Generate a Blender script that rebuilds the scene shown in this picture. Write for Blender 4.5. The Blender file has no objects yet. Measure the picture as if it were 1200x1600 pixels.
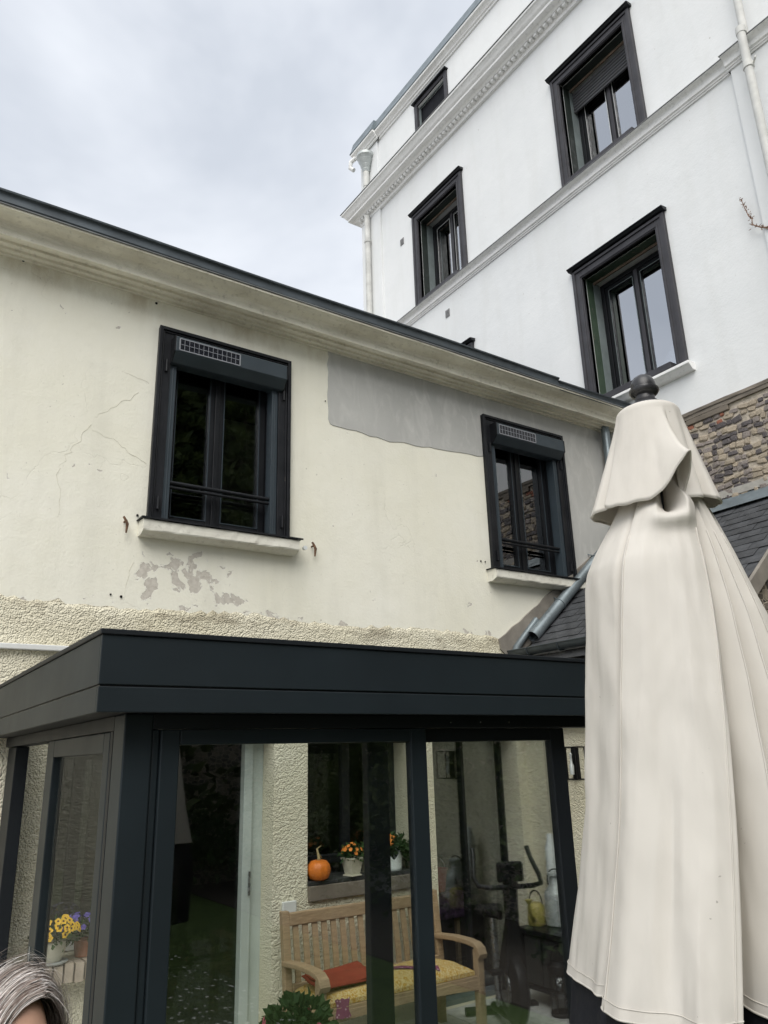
import bpy, bmesh, math, random
import numpy as np
from mathutils import Vector, Matrix
random.seed(7)
rng = np.random.default_rng(7)
R = math.radians
sc = bpy.context.scene
col = sc.collection

# ------------------------------------------------------------------ camera
CAM_Z = 1.95
yaw, pitch, roll = 0.597417978, 0.308040079, -0.0288982063
fw = Vector((math.sin(yaw) * math.cos(pitch), math.cos(yaw) * math.cos(pitch), math.sin(pitch)))
ri = Vector((math.cos(yaw), -math.sin(yaw), 0))
up = ri.cross(fw)
r2 = ri * math.cos(roll) + up * math.sin(roll)
u2 = -ri * math.sin(roll) + up * math.cos(roll)
cd = bpy.data.cameras.new('camera')
cam = bpy.data.objects.new('camera', cd); col.objects.link(cam)
cam.matrix_world = Matrix(((r2.x, u2.x, -fw.x, 0), (r2.y, u2.y, -fw.y, 0), (r2.z, u2.z, -fw.z, CAM_Z), (0, 0, 0, 1)))
cd.sensor_fit = 'HORIZONTAL'; cd.sensor_width = 36.0; cd.lens = 36.0 * 1204.51 / 1200.0
cd.clip_start = 0.05; cd.clip_end = 2000
sc.camera = cam

# ------------------------------------------------------------------ light
SUN_EL, SUN_AZ = R(50), R(-140)          # azimuth measured from +Y towards +X
w = bpy.data.worlds.new('World'); sc.world = w; w.use_nodes = True
nt = w.node_tree; nt.nodes.clear()
def wn(t, **k):
    n = nt.nodes.new(t)
    for a, b in k.items(): setattr(n, a, b)
    return n
wo = wn('ShaderNodeOutputWorld'); bg = wn('ShaderNodeBackground')
sky = wn('ShaderNodeTexSky', sky_type='NISHITA', sun_disc=False)
sky.sun_elevation = SUN_EL; sky.sun_rotation = SUN_AZ
tc = wn('ShaderNodeTexCoord'); mp = wn('ShaderNodeMapping'); mp.inputs['Scale'].default_value = (1, 1, 1.7)
nz = wn('ShaderNodeTexNoise'); nz.inputs['Scale'].default_value = 2.1; nz.inputs['Detail'].default_value = 5; nz.inputs['Roughness'].default_value = .52
nz.inputs['Distortion'].default_value = .35
cr = wn('ShaderNodeValToRGB')
cr.color_ramp.elements[0].position = .38; cr.color_ramp.elements[0].color = (.60, .635, .69, 1)
cr.color_ramp.elements[1].position = .62; cr.color_ramp.elements[1].color = (.875, .90, .94, 1)
mul = wn('ShaderNodeMix', data_type='RGBA', blend_type='MULTIPLY'); mul.inputs['Factor'].default_value = 1
mul.inputs[7].default_value = (5.95, 5.95, 5.95, 1)
mix = wn('ShaderNodeMix', data_type='RGBA'); mix.inputs['Factor'].default_value = .88
L = nt.links.new
L(tc.outputs['Generated'], mp.inputs['Vector']); L(mp.outputs[0], nz.inputs['Vector']); L(nz.outputs['Fac'], cr.inputs[0])
L(cr.outputs[0], mul.inputs[6]); L(sky.outputs[0], mix.inputs[6]); L(mul.outputs[2], mix.inputs[7])
L(mix.outputs[2], bg.inputs['Color']); bg.inputs['Strength'].default_value = .1
L(bg.outputs[0], wo.inputs['Surface'])
sd = bpy.data.lights.new('sun', 'SUN'); sd.energy = 1.5; sd.angle = R(50); sd.color = (1, .965, .91)
sun = bpy.data.objects.new('sun', sd); col.objects.link(sun)
sdir = Vector((math.sin(SUN_AZ) * math.cos(SUN_EL), math.cos(SUN_AZ) * math.cos(SUN_EL), math.sin(SUN_EL)))
sun.rotation_euler = sdir.to_track_quat('Z', 'Y').to_euler()
vs = sc.view_settings
vs.view_transform = 'Standard'; vs.look = 'None'; vs.gamma = 1; vs.use_curve_mapping = False; vs.exposure = 1.03
sc.cycles.max_bounces = 8; sc.cycles.transparent_max_bounces = 24; sc.cycles.glossy_bounces = 3
sc.cycles.use_denoising = True; sc.cycles.use_adaptive_sampling = True; sc.cycles.adaptive_threshold = .02
sc.cycles.caustics_reflective = False; sc.cycles.caustics_refractive = False

# ------------------------------------------------------------------ materials
class NT:
    def __init__(s, name):
        s.m = bpy.data.materials.new(name); s.m.use_nodes = True
        s.t = s.m.node_tree; s.t.nodes.clear()
        s.out = s.n('ShaderNodeOutputMaterial'); s.b = s.n('ShaderNodeBsdfPrincipled')
        s.l(s.b.outputs[0], s.out.inputs['Surface'])
        s._p = None
    def n(s, t, **k):
        q = s.t.nodes.new(t)
        for a, b in k.items(): setattr(q, a, b)
        return q
    def l(s, a, b): s.t.links.new(a, b)
    def pos(s, world=True):
        if world: return s.n('ShaderNodeNewGeometry').outputs['Position']
        return s.n('ShaderNodeTexCoord').outputs['Object']
    def mapped(s, vec, scale=(1, 1, 1), loc=(0, 0, 0)):
        q = s.n('ShaderNodeMapping'); q.inputs['Scale'].default_value = scale; q.inputs['Location'].default_value = loc
        s.l(vec, q.inputs[0]); return q.outputs[0]
    def noise(s, vec, scale, detail=4, rough=.55, dist=0.):
        q = s.n('ShaderNodeTexNoise'); q.inputs['Scale'].default_value = scale; q.inputs['Detail'].default_value = detail
        q.inputs['Roughness'].default_value = rough; q.inputs['Distortion'].default_value = dist
        s.l(vec, q.inputs['Vector']); return q.outputs['Fac']
    def voro(s, vec, scale, feature='F1', out='Distance'):
        q = s.n('ShaderNodeTexVoronoi', feature=feature); q.inputs['Scale'].default_value = scale
        s.l(vec, q.inputs['Vector']); return q.outputs[out]
    def ramp(s, fac, a, b, ca=(0, 0, 0, 1), cb=(1, 1, 1, 1)):
        q = s.n('ShaderNodeValToRGB'); e = q.color_ramp.elements
        e[0].position = a; e[0].color = ca; e[1].position = b; e[1].color = cb
        s.l(fac, q.inputs[0]); return q.outputs[0]
    def math(s, op, a, b=None, clamp=False):
        q = s.n('ShaderNodeMath', operation=op, use_clamp=clamp)
        for i, v in enumerate((a, b)):
            if v is None: continue
            if isinstance(v, (int, float)): q.inputs[i].default_value = v
            else: s.l(v, q.inputs[i])
        return q.outputs[0]
    def range(s, v, a, b, c=0., d=1.):
        q = s.n('ShaderNodeMapRange', interpolation_type='SMOOTHSTEP')
        for i, x in enumerate((a, b, c, d)): q.inputs[1 + i].default_value = x
        s.l(v, q.inputs[0]); return q.outputs[0]
    def mix(s, fac, a, b, mode='MIX'):
        q = s.n('ShaderNodeMix', data_type='RGBA', blend_type=mode)
        for i, v in ((0, fac), (6, a), (7, b)):
            if isinstance(v, (int, float)): q.inputs[i].default_value = v
            elif isinstance(v, tuple): q.inputs[i].default_value = v if len(v) == 4 else v + (1,)
            else: s.l(v, q.inputs[i])
        return q.outputs[2]
    def bump(s, h, strength, dist=.01, prev=None):
        q = s.n('ShaderNodeBump'); q.inputs['Strength'].default_value = strength; q.inputs['Distance'].default_value = dist
        s.l(h, q.inputs['Height'])
        if prev is not None: s.l(prev, q.inputs['Normal'])
        return q.outputs[0]
    def sep(s, v):
        q = s.n('ShaderNodeSeparateXYZ'); s.l(v, q.inputs[0]); return q.outputs
    def set(s, color=None, rough=None, normal=None, metal=None, spec=None):
        b = s.b
        for k, v in (('Base Color', color), ('Roughness', rough), ('Normal', normal), ('Metallic', metal), ('Specular IOR Level', spec)):
            if v is None: continue
            if isinstance(v, (int, float)): b.inputs[k].default_value = v
            elif isinstance(v, tuple): b.inputs[k].default_value = v if len(v) == 4 else v + (1,)
            else: s.l(v, b.inputs[k])
        return s.m
def sc3(c, k): return tuple(min(1, x * k) for x in c)
M = {}
def simple(name, c, rough=.6, var=.2, vs_=6., bump=.15, bs=60., metal=0., spec=.4, world=False, bd=.003, stretch=(1, 1, 1), random_=0., rv=.08):
    t = NT(name); p = t.mapped(t.pos(world), stretch)
    f = t.noise(p, vs_, 5)
    c_ = t.mix(t.ramp(f, .3, .7), sc3(c, 1 - var), sc3(c, 1 + var))
    if random_:
        oi = t.n('ShaderNodeObjectInfo').outputs['Random']
        c_ = t.mix(t.math('MULTIPLY', oi, random_), c_, sc3(c, .35))
    rr = t.range(t.noise(p, vs_ * 3), .3, .7, max(0, rough - rv), min(1, rough + rv))
    nb = t.bump(t.noise(p, bs, 6), bump, bd) if bump else None
    M[name] = t.set(c_, rr, nb, metal, spec)
    return M[name]

def make_cream():
    t = NT('cream_plaster'); P = t.pos(); x, y, z = t.sep(P)
    n1 = t.noise(P, .9, 5, .6); n2 = t.noise(t.mapped(P, (3.2, 3.2, .45)), 1., 5, .6); n3 = t.noise(P, 7, 6, .6)
    c = t.mix(t.ramp(n1, .32, .7), (.815, .795, .67), (.865, .85, .755))
    c = t.mix(t.math('MULTIPLY', t.ramp(n2, .50, .78), .34), c, (.60, .585, .50))
    c = t.mix(t.math('MULTIPLY', t.ramp(n3, .52, .75), .22), c, (.70, .685, .58))
    # brown water stains fed from the cornice, ragged
    st = t.math('MULTIPLY', t.range(z, 5.52, 5.88), t.ramp(t.noise(t.mapped(P, (1.6, 1, .55)), 1.8, 6, .65), .45, .62))
    c = t.mix(t.math('MULTIPLY', st, .5), c, (.42, .34, .21))
    # soot-like spatter stains
    bl = t.math('MULTIPLY', t.ramp(t.noise(P, 26, 3), .66, .72), t.ramp(t.noise(P, 1.3, 3), .5, .62))
    c = t.mix(t.math('MULTIPLY', bl, .5), c, (.33, .31, .26))
    # flaked paint below the near window and along the lower edge
    pn = t.noise(P, 7.5, 7, .6, .5)
    def spot(cx, cz, rx, rz):
        dx = t.math('MULTIPLY', t.math('SUBTRACT', x, cx), 1 / rx); dz = t.math('MULTIPLY', t.math('SUBTRACT', z, cz), 1 / rz)
        d = t.math('SQRT', t.math('ADD', t.math('MULTIPLY', dx, dx), t.math('MULTIPLY', dz, dz)))
        return t.range(d, 1.25, .15, 0, .245)
    m = t.math('MAXIMUM', spot(2.13, 3.42, .42, .26), spot(2.46, 3.25, .24, .12))
    m = t.math('MAXIMUM', m, spot(1.80, 3.36, .14, .26))
    band = t.math('MULTIPLY', t.range(z, 3.24, 3.13), .115)
    m = t.math('MAXIMUM', m, band)
    pk = t.ramp(t.math('ADD', pn, m), .70, .712)
    edge = t.math('SUBTRACT', t.ramp(t.math('ADD', pn, m), .685, .70), pk, True)
    c = t.mix(t.math('MULTIPLY', edge, .7), c, (.90, .89, .83))
    c = t.mix(pk, c, t.mix(t.ramp(t.noise(P, 30), .35, .65), (.50, .465, .405), (.62, .585, .52)))
    # hairline cracks: narrow ridges of a warped voronoi
    cw = t.mapped(P, (1, 1, .8)); vd = t.n('ShaderNodeTexVoronoi', feature='DISTANCE_TO_EDGE'); vd.inputs['Scale'].default_value = .85
    add = t.n('ShaderNodeVectorMath', operation='ADD'); nzv = t.n('ShaderNodeTexNoise'); nzv.inputs['Scale'].default_value = 3.4; nzv.inputs['Detail'].default_value = 6
    t.l(P, nzv.inputs['Vector']); t.l(cw, add.inputs[0]); scl = t.n('ShaderNodeVectorMath', operation='SCALE'); scl.inputs['Scale'].default_value = .5
    t.l(nzv.outputs['Color'], scl.inputs[0]); t.l(scl.outputs[0], add.inputs[1]); t.l(add.outputs[0], vd.inputs['Vector'])
    ck = t.math('MULTIPLY', t.range(vd.outputs['Distance'], .0045, .001), t.ramp(t.noise(P, .8, 2), .52, .6))
    c = t.mix(t.math('MULTIPLY', ck, .18), c, (.45, .42, .34))
    h = t.math('ADD', t.math('MULTIPLY', t.noise(P, 3.0, 5), .5), t.math('MULTIPLY', t.noise(P, 45, 5), .12))
    h = t.math('SUBTRACT', h, t.math('MULTIPLY', pk, .22)); h = t.math('SUBTRACT', h, t.math('MULTIPLY', ck, .06))
    M['cream'] = t.set(c, .88, t.bump(h, .55, .03), spec=.15)
def make_roughcast():
    t = NT('roughcast'); P = t.pos(); x, y, z = t.sep(P)
    n1 = t.noise(P, 1.4, 5); g = t.noise(P, 78, 2, .5, .3); g2 = t.noise(P, 38, 3, .5, .2)
    c = t.mix(t.ramp(n1, .3, .7), (.74, .69, .52), (.83, .79, .64))
    c = t.mix(t.math('MULTIPLY', t.ramp(t.noise(P, 95, 2), .5, .72), .25), c, (.50, .43, .29))
    dirt = t.math('MULTIPLY', t.range(z, 2.86, 3.10), t.ramp(t.noise(t.mapped(P, (1.2, 1, 4)), 2.2, 6, .7), .47, .62))
    c = t.mix(t.math('MULTIPLY', dirt, .55), c, (.22, .18, .12))
    sp = t.math('MULTIPLY', t.ramp(t.noise(t.mapped(P, (4, 1, 1.6)), 1.5, 6, .6), .64, .67), t.range(z, 2.2, 2.7))
    c = t.mix(t.math('MULTIPLY', sp, .6), c, (.25, .21, .16))
    vv = t.n('ShaderNodeTexVoronoi', feature='SMOOTH_F1'); vv.inputs['Scale'].default_value = 84; vv.inputs['Smoothness'].default_value = .35; t.l(P, vv.inputs['Vector'])
    h = t.math('ADD', t.math('SUBTRACT', 1, vv.outputs['Distance']), t.math('ADD', t.math('MULTIPLY', g, .6), t.math('MULTIPLY', t.ramp(g2, .35, .65), .45)))
    M['roughcast'] = t.set(c, .92, t.bump(h, 1., .012), spec=.12)
def make_white():
    t = NT('white_render'); P = t.pos(); x, y, z = t.sep(P)
    n1 = t.noise(P, .7, 5, .6); n2 = t.noise(t.mapped(P, (2.4, 2.4, .4)), 1.2, 5, .6)
    c = t.mix(t.ramp(n1, .3, .7), (.75, .765, .765), (.815, .825, .82))
    c = t.mix(t.math('MULTIPLY', t.ramp(n2, .48, .78), .34), c, (.64, .645, .615))
    fl = t.math('MULTIPLY', t.ramp(t.noise(P, 13, 4, .6), .715, .73), t.ramp(t.noise(P, 1.1, 3), .48, .6))
    c = t.mix(t.math('MULTIPLY', fl, .55), c, (.42, .40, .36))
    h = t.math('ADD', t.math('MULTIPLY', t.noise(P, 2.6, 4), .5), t.math('MULTIPLY', t.noise(P, 38, 4), .10))
    M['white'] = t.set(c, .85, t.bump(h, .5, .03), spec=.15)
def make_stonetrim(name, c, d, k=.6):
    t = NT(name); P = t.pos()
    f = t.noise(t.mapped(P, (1, 1, 5)), 2.2, 6, .65); g = t.noise(P, 22, 5, .6)
    cc = t.mix(t.math('MULTIPLY', t.ramp(f, .42, .75), k), c, d)
    cc = t.mix(t.math('MULTIPLY', t.ramp(g, .55, .72), .35), cc, sc3(d, .6))
    M[name] = t.set(cc, .88, t.bump(g, .35, .006), spec=.15)
def make_cement():
    t = NT('cement'); P = t.pos()
    f = t.noise(P, 1.1, 5, .6); s_ = t.noise(t.mapped(P, (3.5, 1, 1.2), (0, 0, 0)), 2.0, 6, .65, 1.2)
    c = t.mix(t.ramp(f, .3, .7), (.42, .42, .40), (.51, .51, .485))
    c = t.mix(t.math('MULTIPLY', t.ramp(s_, .48, .72), .55), c, (.62, .615, .585))
    M['cement'] = t.set(c, .9, t.bump(t.math('ADD', s_, t.math('MULTIPLY', t.noise(P, 60), .2)), .4, .008), spec=.12)
def make_flintmat():
    t = NT('flint_masonry'); P = t.pos()
    q = t.n('ShaderNodeTexVoronoi', feature='F1'); q.inputs['Scale'].default_value = 9; t.l(t.mapped(P, (1, 1, 1.5)), q.inputs['Vector'])
    e = t.n('ShaderNodeTexVoronoi', feature='DISTANCE_TO_EDGE'); e.inputs['Scale'].default_value = 9; t.l(t.mapped(P, (1, 1, 1.5)), e.inputs['Vector'])
    v = t.n('ShaderNodeSeparateColor'); t.l(q.outputs['Color'], v.inputs[0])
    c = t.mix(t.ramp(v.outputs[0], .3, .8), (.10, .09, .085), (.34, .29, .23))
    mort = t.range(e.outputs['Distance'], .10, .04)
    c = t.mix(mort, c, (.42, .37, .30))
    h = t.math('SUBTRACT', t.noise(P, 40, 4), t.math('MULTIPLY', mort, 1.2))
    M['flintwall'] = t.set(c, .85, t.bump(h, .8, .02), spec=.2)
def make_glass(key, name, tint, base, k):
    t = NT(name); t.t.nodes.remove(t.b)
    tr = t.n('ShaderNodeBsdfTransparent'); tr.inputs[0].default_value = tint
    gl = t.n('ShaderNodeBsdfGlossy'); gl.inputs['Roughness'].default_value = .0; gl.inputs[0].default_value = (.95, .97, 1, 1)
    fr = t.n('ShaderNodeFresnel'); fr.inputs['IOR'].default_value = 1.5
    fac = t.math('ADD', t.math('MULTIPLY', fr.outputs[0], k), base, True)
    ms = t.n('ShaderNodeMixShader'); t.l(fac, ms.inputs[0]); t.l(tr.outputs[0], ms.inputs[1]); t.l(gl.outputs[0], ms.inputs[2])
    t.l(ms.outputs[0], t.out.inputs['Surface']); M[key] = t.m
def make_aged_black():
    t = NT('weathered_black_paint'); P = t.pos()
    g = t.noise(t.mapped(P, (14, 14, 2.2)), 2.2, 6, .65)
    c = t.mix(t.ramp(t.noise(P, 5, 4), .3, .7), (.009, .010, .012), (.019, .020, .023))
    chip = t.math('MULTIPLY', t.ramp(g, .70, .72), t.ramp(t.noise(P, 1.2, 3), .53, .6))
    c = t.mix(chip, c, (.33, .28, .21))
    M['oldblack'] = t.set(c, .42, t.bump(t.noise(t.mapped(P, (18, 18, 3)), 3, 5), .5, .006), spec=.22)
def make_green_reveal():
    t = NT('flaking_green_paint'); P = t.pos()
    g = t.noise(t.mapped(P, (10, 10, 2.5)), 2, 6, .65)
    c = t.mix(t.ramp(t.noise(P, 4), .35, .65), (.028, .052, .032), (.045, .075, .045))
    c = t.mix(t.ramp(g, .62, .645), c, (.20, .15, .12))
    c = t.mix(t.ramp(g, .69, .70), c, (.05, .045, .05))
    M['green'] = t.set(c, .6, t.bump(g, .5, .004))
def make_fabric():
    t = NT('parasol_canvas'); P = t.pos(False)
    c = t.mix(t.ramp(t.noise(P, 2.3, 5), .3, .7), (.69, .655, .595), (.755, .72, .66))
    c = t.mix(t.math('MULTIPLY', t.ramp(t.noise(t.mapped(P, (9, 9, 1.0)), 1.5, 6), .5, .75), .38), c, (.52, .49, .44))
    c = t.mix(t.math('MULTIPLY', t.ramp(t.noise(P, 70, 2), .76, .78), .5), c, (.2, .17, .14))
    b1 = t.bump(t.noise(t.mapped(P, (4, 4, 2.0)), 2.2, 2, .45, .2), .45, .03)
    b2 = t.bump(t.noise(P, 260, 2), .12, .001, b1)
    t.set(c, .8, b2, spec=.2)
    tl = t.n('ShaderNodeBsdfTranslucent'); t.l(c, tl.inputs[0]); t.l(b2, tl.inputs['Normal'])
    ms = t.n('ShaderNodeMixShader'); ms.inputs[0].default_value = .18
    t.l(t.b.outputs[0], ms.inputs[1]); t.l(tl.outputs[0], ms.inputs[2]); t.l(ms.outputs[0], t.out.inputs['Surface'])
    M['canvas'] = t.m
def make_cushion():
    t = NT('yellow_print'); P = t.pos(False)
    v = t.noise(P, 55, 2, .5, 1.5)
    c = t.mix(t.ramp(v, .45, .52), (.46, .27, .05), (.60, .47, .22))
    c = t.mix(t.ramp(t.noise(P, 85, 2), .62, .65), c, (.66, .56, .36))
    M['yellow'] = t.set(c, .9, t.bump(t.noise(P, 120), .2, .002), spec=.1)
def make_purple():
    t = NT('purple_print'); P = t.pos(False)
    v = t.voro(P, 34)
    c = t.mix(t.ramp(v, .20, .30), (.46, .32, .36), (.20, .065, .11))
    M['purple'] = t.set(c, .9, None, spec=.1)
def make_wood():
    t = NT('weathered_teak'); P = t.pos(False)
    g = t.noise(t.mapped(P, (3, 20, 20)), 3.5, 6, .6, .4)
    c = t.mix(t.ramp(g, .3, .7), (.27, .18, .10), (.43, .31, .185))
    c = t.mix(t.math('MULTIPLY', t.ramp(t.noise(P, 2.4, 4), .4, .7), .35), c, (.36, .29, .21))
    M['teak'] = t.set(c, .7, t.bump(g, .3, .003), spec=.25)
def make_grass():
    t = NT('lawn_grass'); P = t.pos()
    c = t.mix(t.ramp(t.noise(P, 3, 6), .3, .7), (.045, .075, .022), (.085, .125, .04))
    M['grass'] = t.set(c, .9, t.bump(t.noise(P, 60, 5), 1., .03), spec=.1)
def make_foliage(name, a, b):
    t = NT(name); P = t.pos(False)
    oi = t.n('ShaderNodeObjectInfo').outputs['Random']
    c = t.mix(t.ramp(t.noise(P, 2.2, 5), .35, .68), a, b)
    t.set(c, .65, None, spec=.25)
    tl = t.n('ShaderNodeBsdfTranslucent'); t.l(c, tl.inputs[0])
    ms = t.n('ShaderNodeMixShader'); ms.inputs[0].default_value = .25
    t.l(t.b.outputs[0], ms.inputs[1]); t.l(tl.outputs[0], ms.inputs[2]); t.l(ms.outputs[0], t.out.inputs['Surface'])
    M[name] = t.m
def make_net():
    t = NT('net_curtain'); t.t.nodes.remove(t.b); P = t.pos()
    d = t.n('ShaderNodeBsdfDiffuse'); d.inputs[0].default_value = (.62, .63, .58, 1)
    tl = t.n('ShaderNodeBsdfTranslucent'); tl.inputs[0].default_value = (.6, .6, .56, 1)
    a = t.n('ShaderNodeMixShader'); a.inputs[0].default_value = .4
    t.l(d.outputs[0], a.inputs[1]); t.l(tl.outputs[0], a.inputs[2])
    tr = t.n('ShaderNodeBsdfTransparent'); b = t.n('ShaderNodeMixShader'); b.inputs[0].default_value = .16
    t.l(tr.outputs[0], b.inputs[1]); t.l(a.outputs[0], b.inputs[2]); t.l(b.outputs[0], t.out.inputs['Surface']); M['net'] = t.m

make_cream(); make_roughcast(); make_white(); make_cement(); make_flintmat(); make_glass('glass', 'veranda_glass', (.95, .97, .96, 1), .065, .5); make_glass('coated', 'coated_glass', (.6, .64, .66, 1), .50, .8); make_glass('dimglass', 'window_glass', (.80, .83, .82, 1), .15, 1.3); make_glass('sideglass', 'clear_glass', (.97, .98, .975, 1), .012, .06); make_aged_black(); make_green_reveal()
make_fabric(); make_cushion(); make_purple(); make_wood(); make_grass(); make_net()
make_stonetrim('creamtrim', (.84, .815, .70), (.46, .42, .33), .6)
make_stonetrim('whitetrim', (.88, .88, .865), (.60, .60, .57), .4)
make_stonetrim('sillstone', (.76, .745, .66), (.40, .37, .30), .45)
make_foliage('conifer', (.022, .040, .014), (.095, .12, .035))
make_foliage('shrub', (.02, .05, .016), (.07, .12, .035))
simple('oldwood', (.19, .165, .135), .85, .35, 4, .6, 25, world=True, bd=.01, stretch=(1, 1, 6))
simple('browntimber', (.16, .12, .09), .9, .4, 5, .7, 20, world=True, bd=.01)
simple('alu', (.0125, .0185, .0225), .5, .22, 1.3, .06, 400, spec=.3, world=True, bd=.0006, rv=.02)
simple('alu_flat', (.010, .0125, .0155), .55, .12, 2.5, .06, 400, spec=.28, world=True, bd=.0006, rv=.02)
simple('guide', (.032, .045, .055), .45, .12, 3, .04, 300, spec=.45, world=True, bd=.0006)
simple('pvc_dark', (.009, .010, .012), .42, .15, 4, .0, spec=.28)
simple('bsurround', (.050, .049, .055), .55, .22, 3.5, .25, 40, spec=.35, world=True, bd=.004)
simple('darkgreen', (.020, .028, .024), .6, .3, 5, .2, 40, world=True)
simple('slatgrey', (.085, .085, .092), .45, .1, 4, .05, 60, world=True)
simple('greyreveal', (.20, .235, .235), .7, .18, 4, .2, 30, world=True)
simple('zinc', (.20, .235, .25), .42, .22, 5, .12, 30, metal=.55, spec=.5, world=True)
simple('gutterzinc', (.060, .072, .080), .5, .25, 4, .15, 30, metal=.4, world=True)
simple('fillet', (.235, .215, .185), .9, .25, 5, .4, 30, world=True)
simple('lead', (.15, .155, .155), .6, .3, 6, .3, 30, world=True)
simple('slate', (.062, .065, .070), .55, .4, 9, .35, 45, spec=.4, random_=.45)
simple('slatedeck', (.016, .016, .017), .9, .1, 5, 0)
simple('rust', (.13, .075, .045), .9, .6, 30, .5, 80)
simple('solar', (.008, .009, .014), .2, .2, 20, 0, spec=.5)
simple('solargrid', (.24, .25, .27), .5, .1, 20, 0)
simple('greyframe', (.46, .51, .48), .4, .08, 4, .02, 50, spec=.4)  # white frame; dulling by the glass in front put into the colour
simple('whitepvc', (.70, .71, .69), .4, .08, 4, .02, 50, spec=.4)
simple('room', (.055, .052, .048), .9, .2, 1.5, 0)
simple('curtain', (.62, .62, .60), .9, .1, 8, .1, 60)
simple('skin', (.52, .31, .22), .5, .1, 20, .1, 120, spec=.35)
simple('hairdark', (.20, .15, .125), .5, .2, 60, 0, spec=.3)
simple('hairmid', (.34, .285, .25), .45, .2, 60, 0, spec=.35)
simple('hairlight', (.66, .62, .585), .45, .15, 60, 0, spec=.4)
simple('sweater', (.12, .14, .20), .9, .15, 20, .5, 120)
simple('trousers', (.05, .055, .07), .9, .15, 20, .3, 120)
simple('shoe', (.03, .025, .02), .5, .2, 20, .1)
simple('blackcloth', (.014, .015, .019), .85, .2, 8, .3, 120, spec=.2)
simple('blackplastic', (.008, .008, .009), .45, .2, 10, .05, 80, spec=.25)
simple('finial', (.030, .030, .032), .32, .15, 10, .02, 60, spec=.5)
simple('steel', (.45, .46, .47), .3, .15, 10, .05, 60, metal=.9)
simple('pumpkin', (.62, .17, .02), .45, .2, 8, .1, 30, spec=.4)
simple('stem', (.30, .24, .12), .8, .3, 20, .3, 40)
simple('ceramic', (.55, .53, .42), .35, .08, 8, .02, 30, spec=.5)
simple('whiteceramic', (.70, .73, .72), .3, .06, 8, .0, 30, spec=.5)
simple('terracotta', (.32, .14, .08), .85, .2, 10, .2, 40)
simple('sillbrown', (.17, .145, .115), .8, .2, 5, .2, 30, world=True)
simple('crackline', (.64, .61, .51), .9, .2, 5, 0)
simple('slatesill', (.035, .037, .036), .4, .2, 6, .1, 30, world=True)
simple('redcloth', (.24, .045, .028), .95, .15, 9, .3, 150, spec=.1)
simple('petalyellow', (.80, .50, .03), .7, .15, 40, 0)
simple('petalorange', (.60, .20, .03), .7, .3, 40, 0)
simple('petalviolet', (.13, .10, .38), .7, .3, 40, 0)
simple('petalred', (.42, .03, .05), .7, .2, 40, 0)
simple('petalpink', (.50, .10, .16), .7, .2, 40, 0)
simple('petaldark', (.07, .02, .01), .8, .2, 40, 0)
simple('petalwhite', (.8, .8, .76), .7, .1, 40, 0)
simple('milkcan', (.50, .53, .52), .45, .15, 8, .1, 30, metal=.3)
simple('wateringcan', (.40, .34, .10), .5, .2, 8, .05, 30)
simple('redbucket', (.45, .03, .05), .4, .1, 8, 0)
simple('tableprint', (.10, .05, .12), .9, .8, 25, 0)
simple('tile', (.62, .62, .59), .6, .2, 12, .15, 60, random_=.12)
simple('grout', (.25, .25, .24), .9, .1, 10, .2, 60, world=True)
simple('paving', (.33, .31, .28), .85, .2, 3, .3, 40, world=True)
simple('gravel', (.34, .325, .30), .95, .25, 2, .4, 40, world=True)
simple('sillbrick', (.50, .42, .33), .8, .2, 14, .3, 60, random_=.25)
simple('mortar', (.40, .385, .35), .95, .15, 12, .5, 70, world=True, bd=.006)
simple('mortarflint', (.50, .44, .36), .95, .28, 10, .9, 45, world=True, bd=.012)
simple('flintdark', (.125, .11, .11), .5, .95, 34, .8, 50, random_=.35, bd=.006)
simple('flintgrey', (.30, .26, .235), .65, .85, 34, .8, 50, random_=.35, bd=.006)
simple('flintbeige', (.45, .38, .29), .8, .55, 30, .8, 50, random_=.25, bd=.006)
simple('brickred', (.27, .11, .07), .85, .35, 20, .5, 50)
simple('bark', (.075, .06, .045), .95, .3, 6, .8, 20, bd=.02)
simple('soil', (.03, .022, .015), .95, .2, 20, .5, 60)
simple('pipepaint', (.60, .60, .57), .6, .2, 4, .2, 30, world=True)
simple('creeper', (.26, .16, .11), .9, .4, 30, .4, 60)
simple('ventgrey', (.26, .26, .26), .8, .2, 20, .2, 40)
simple('plasterceil', (.70, .70, .67), .9, .05, 2, 0)

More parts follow.
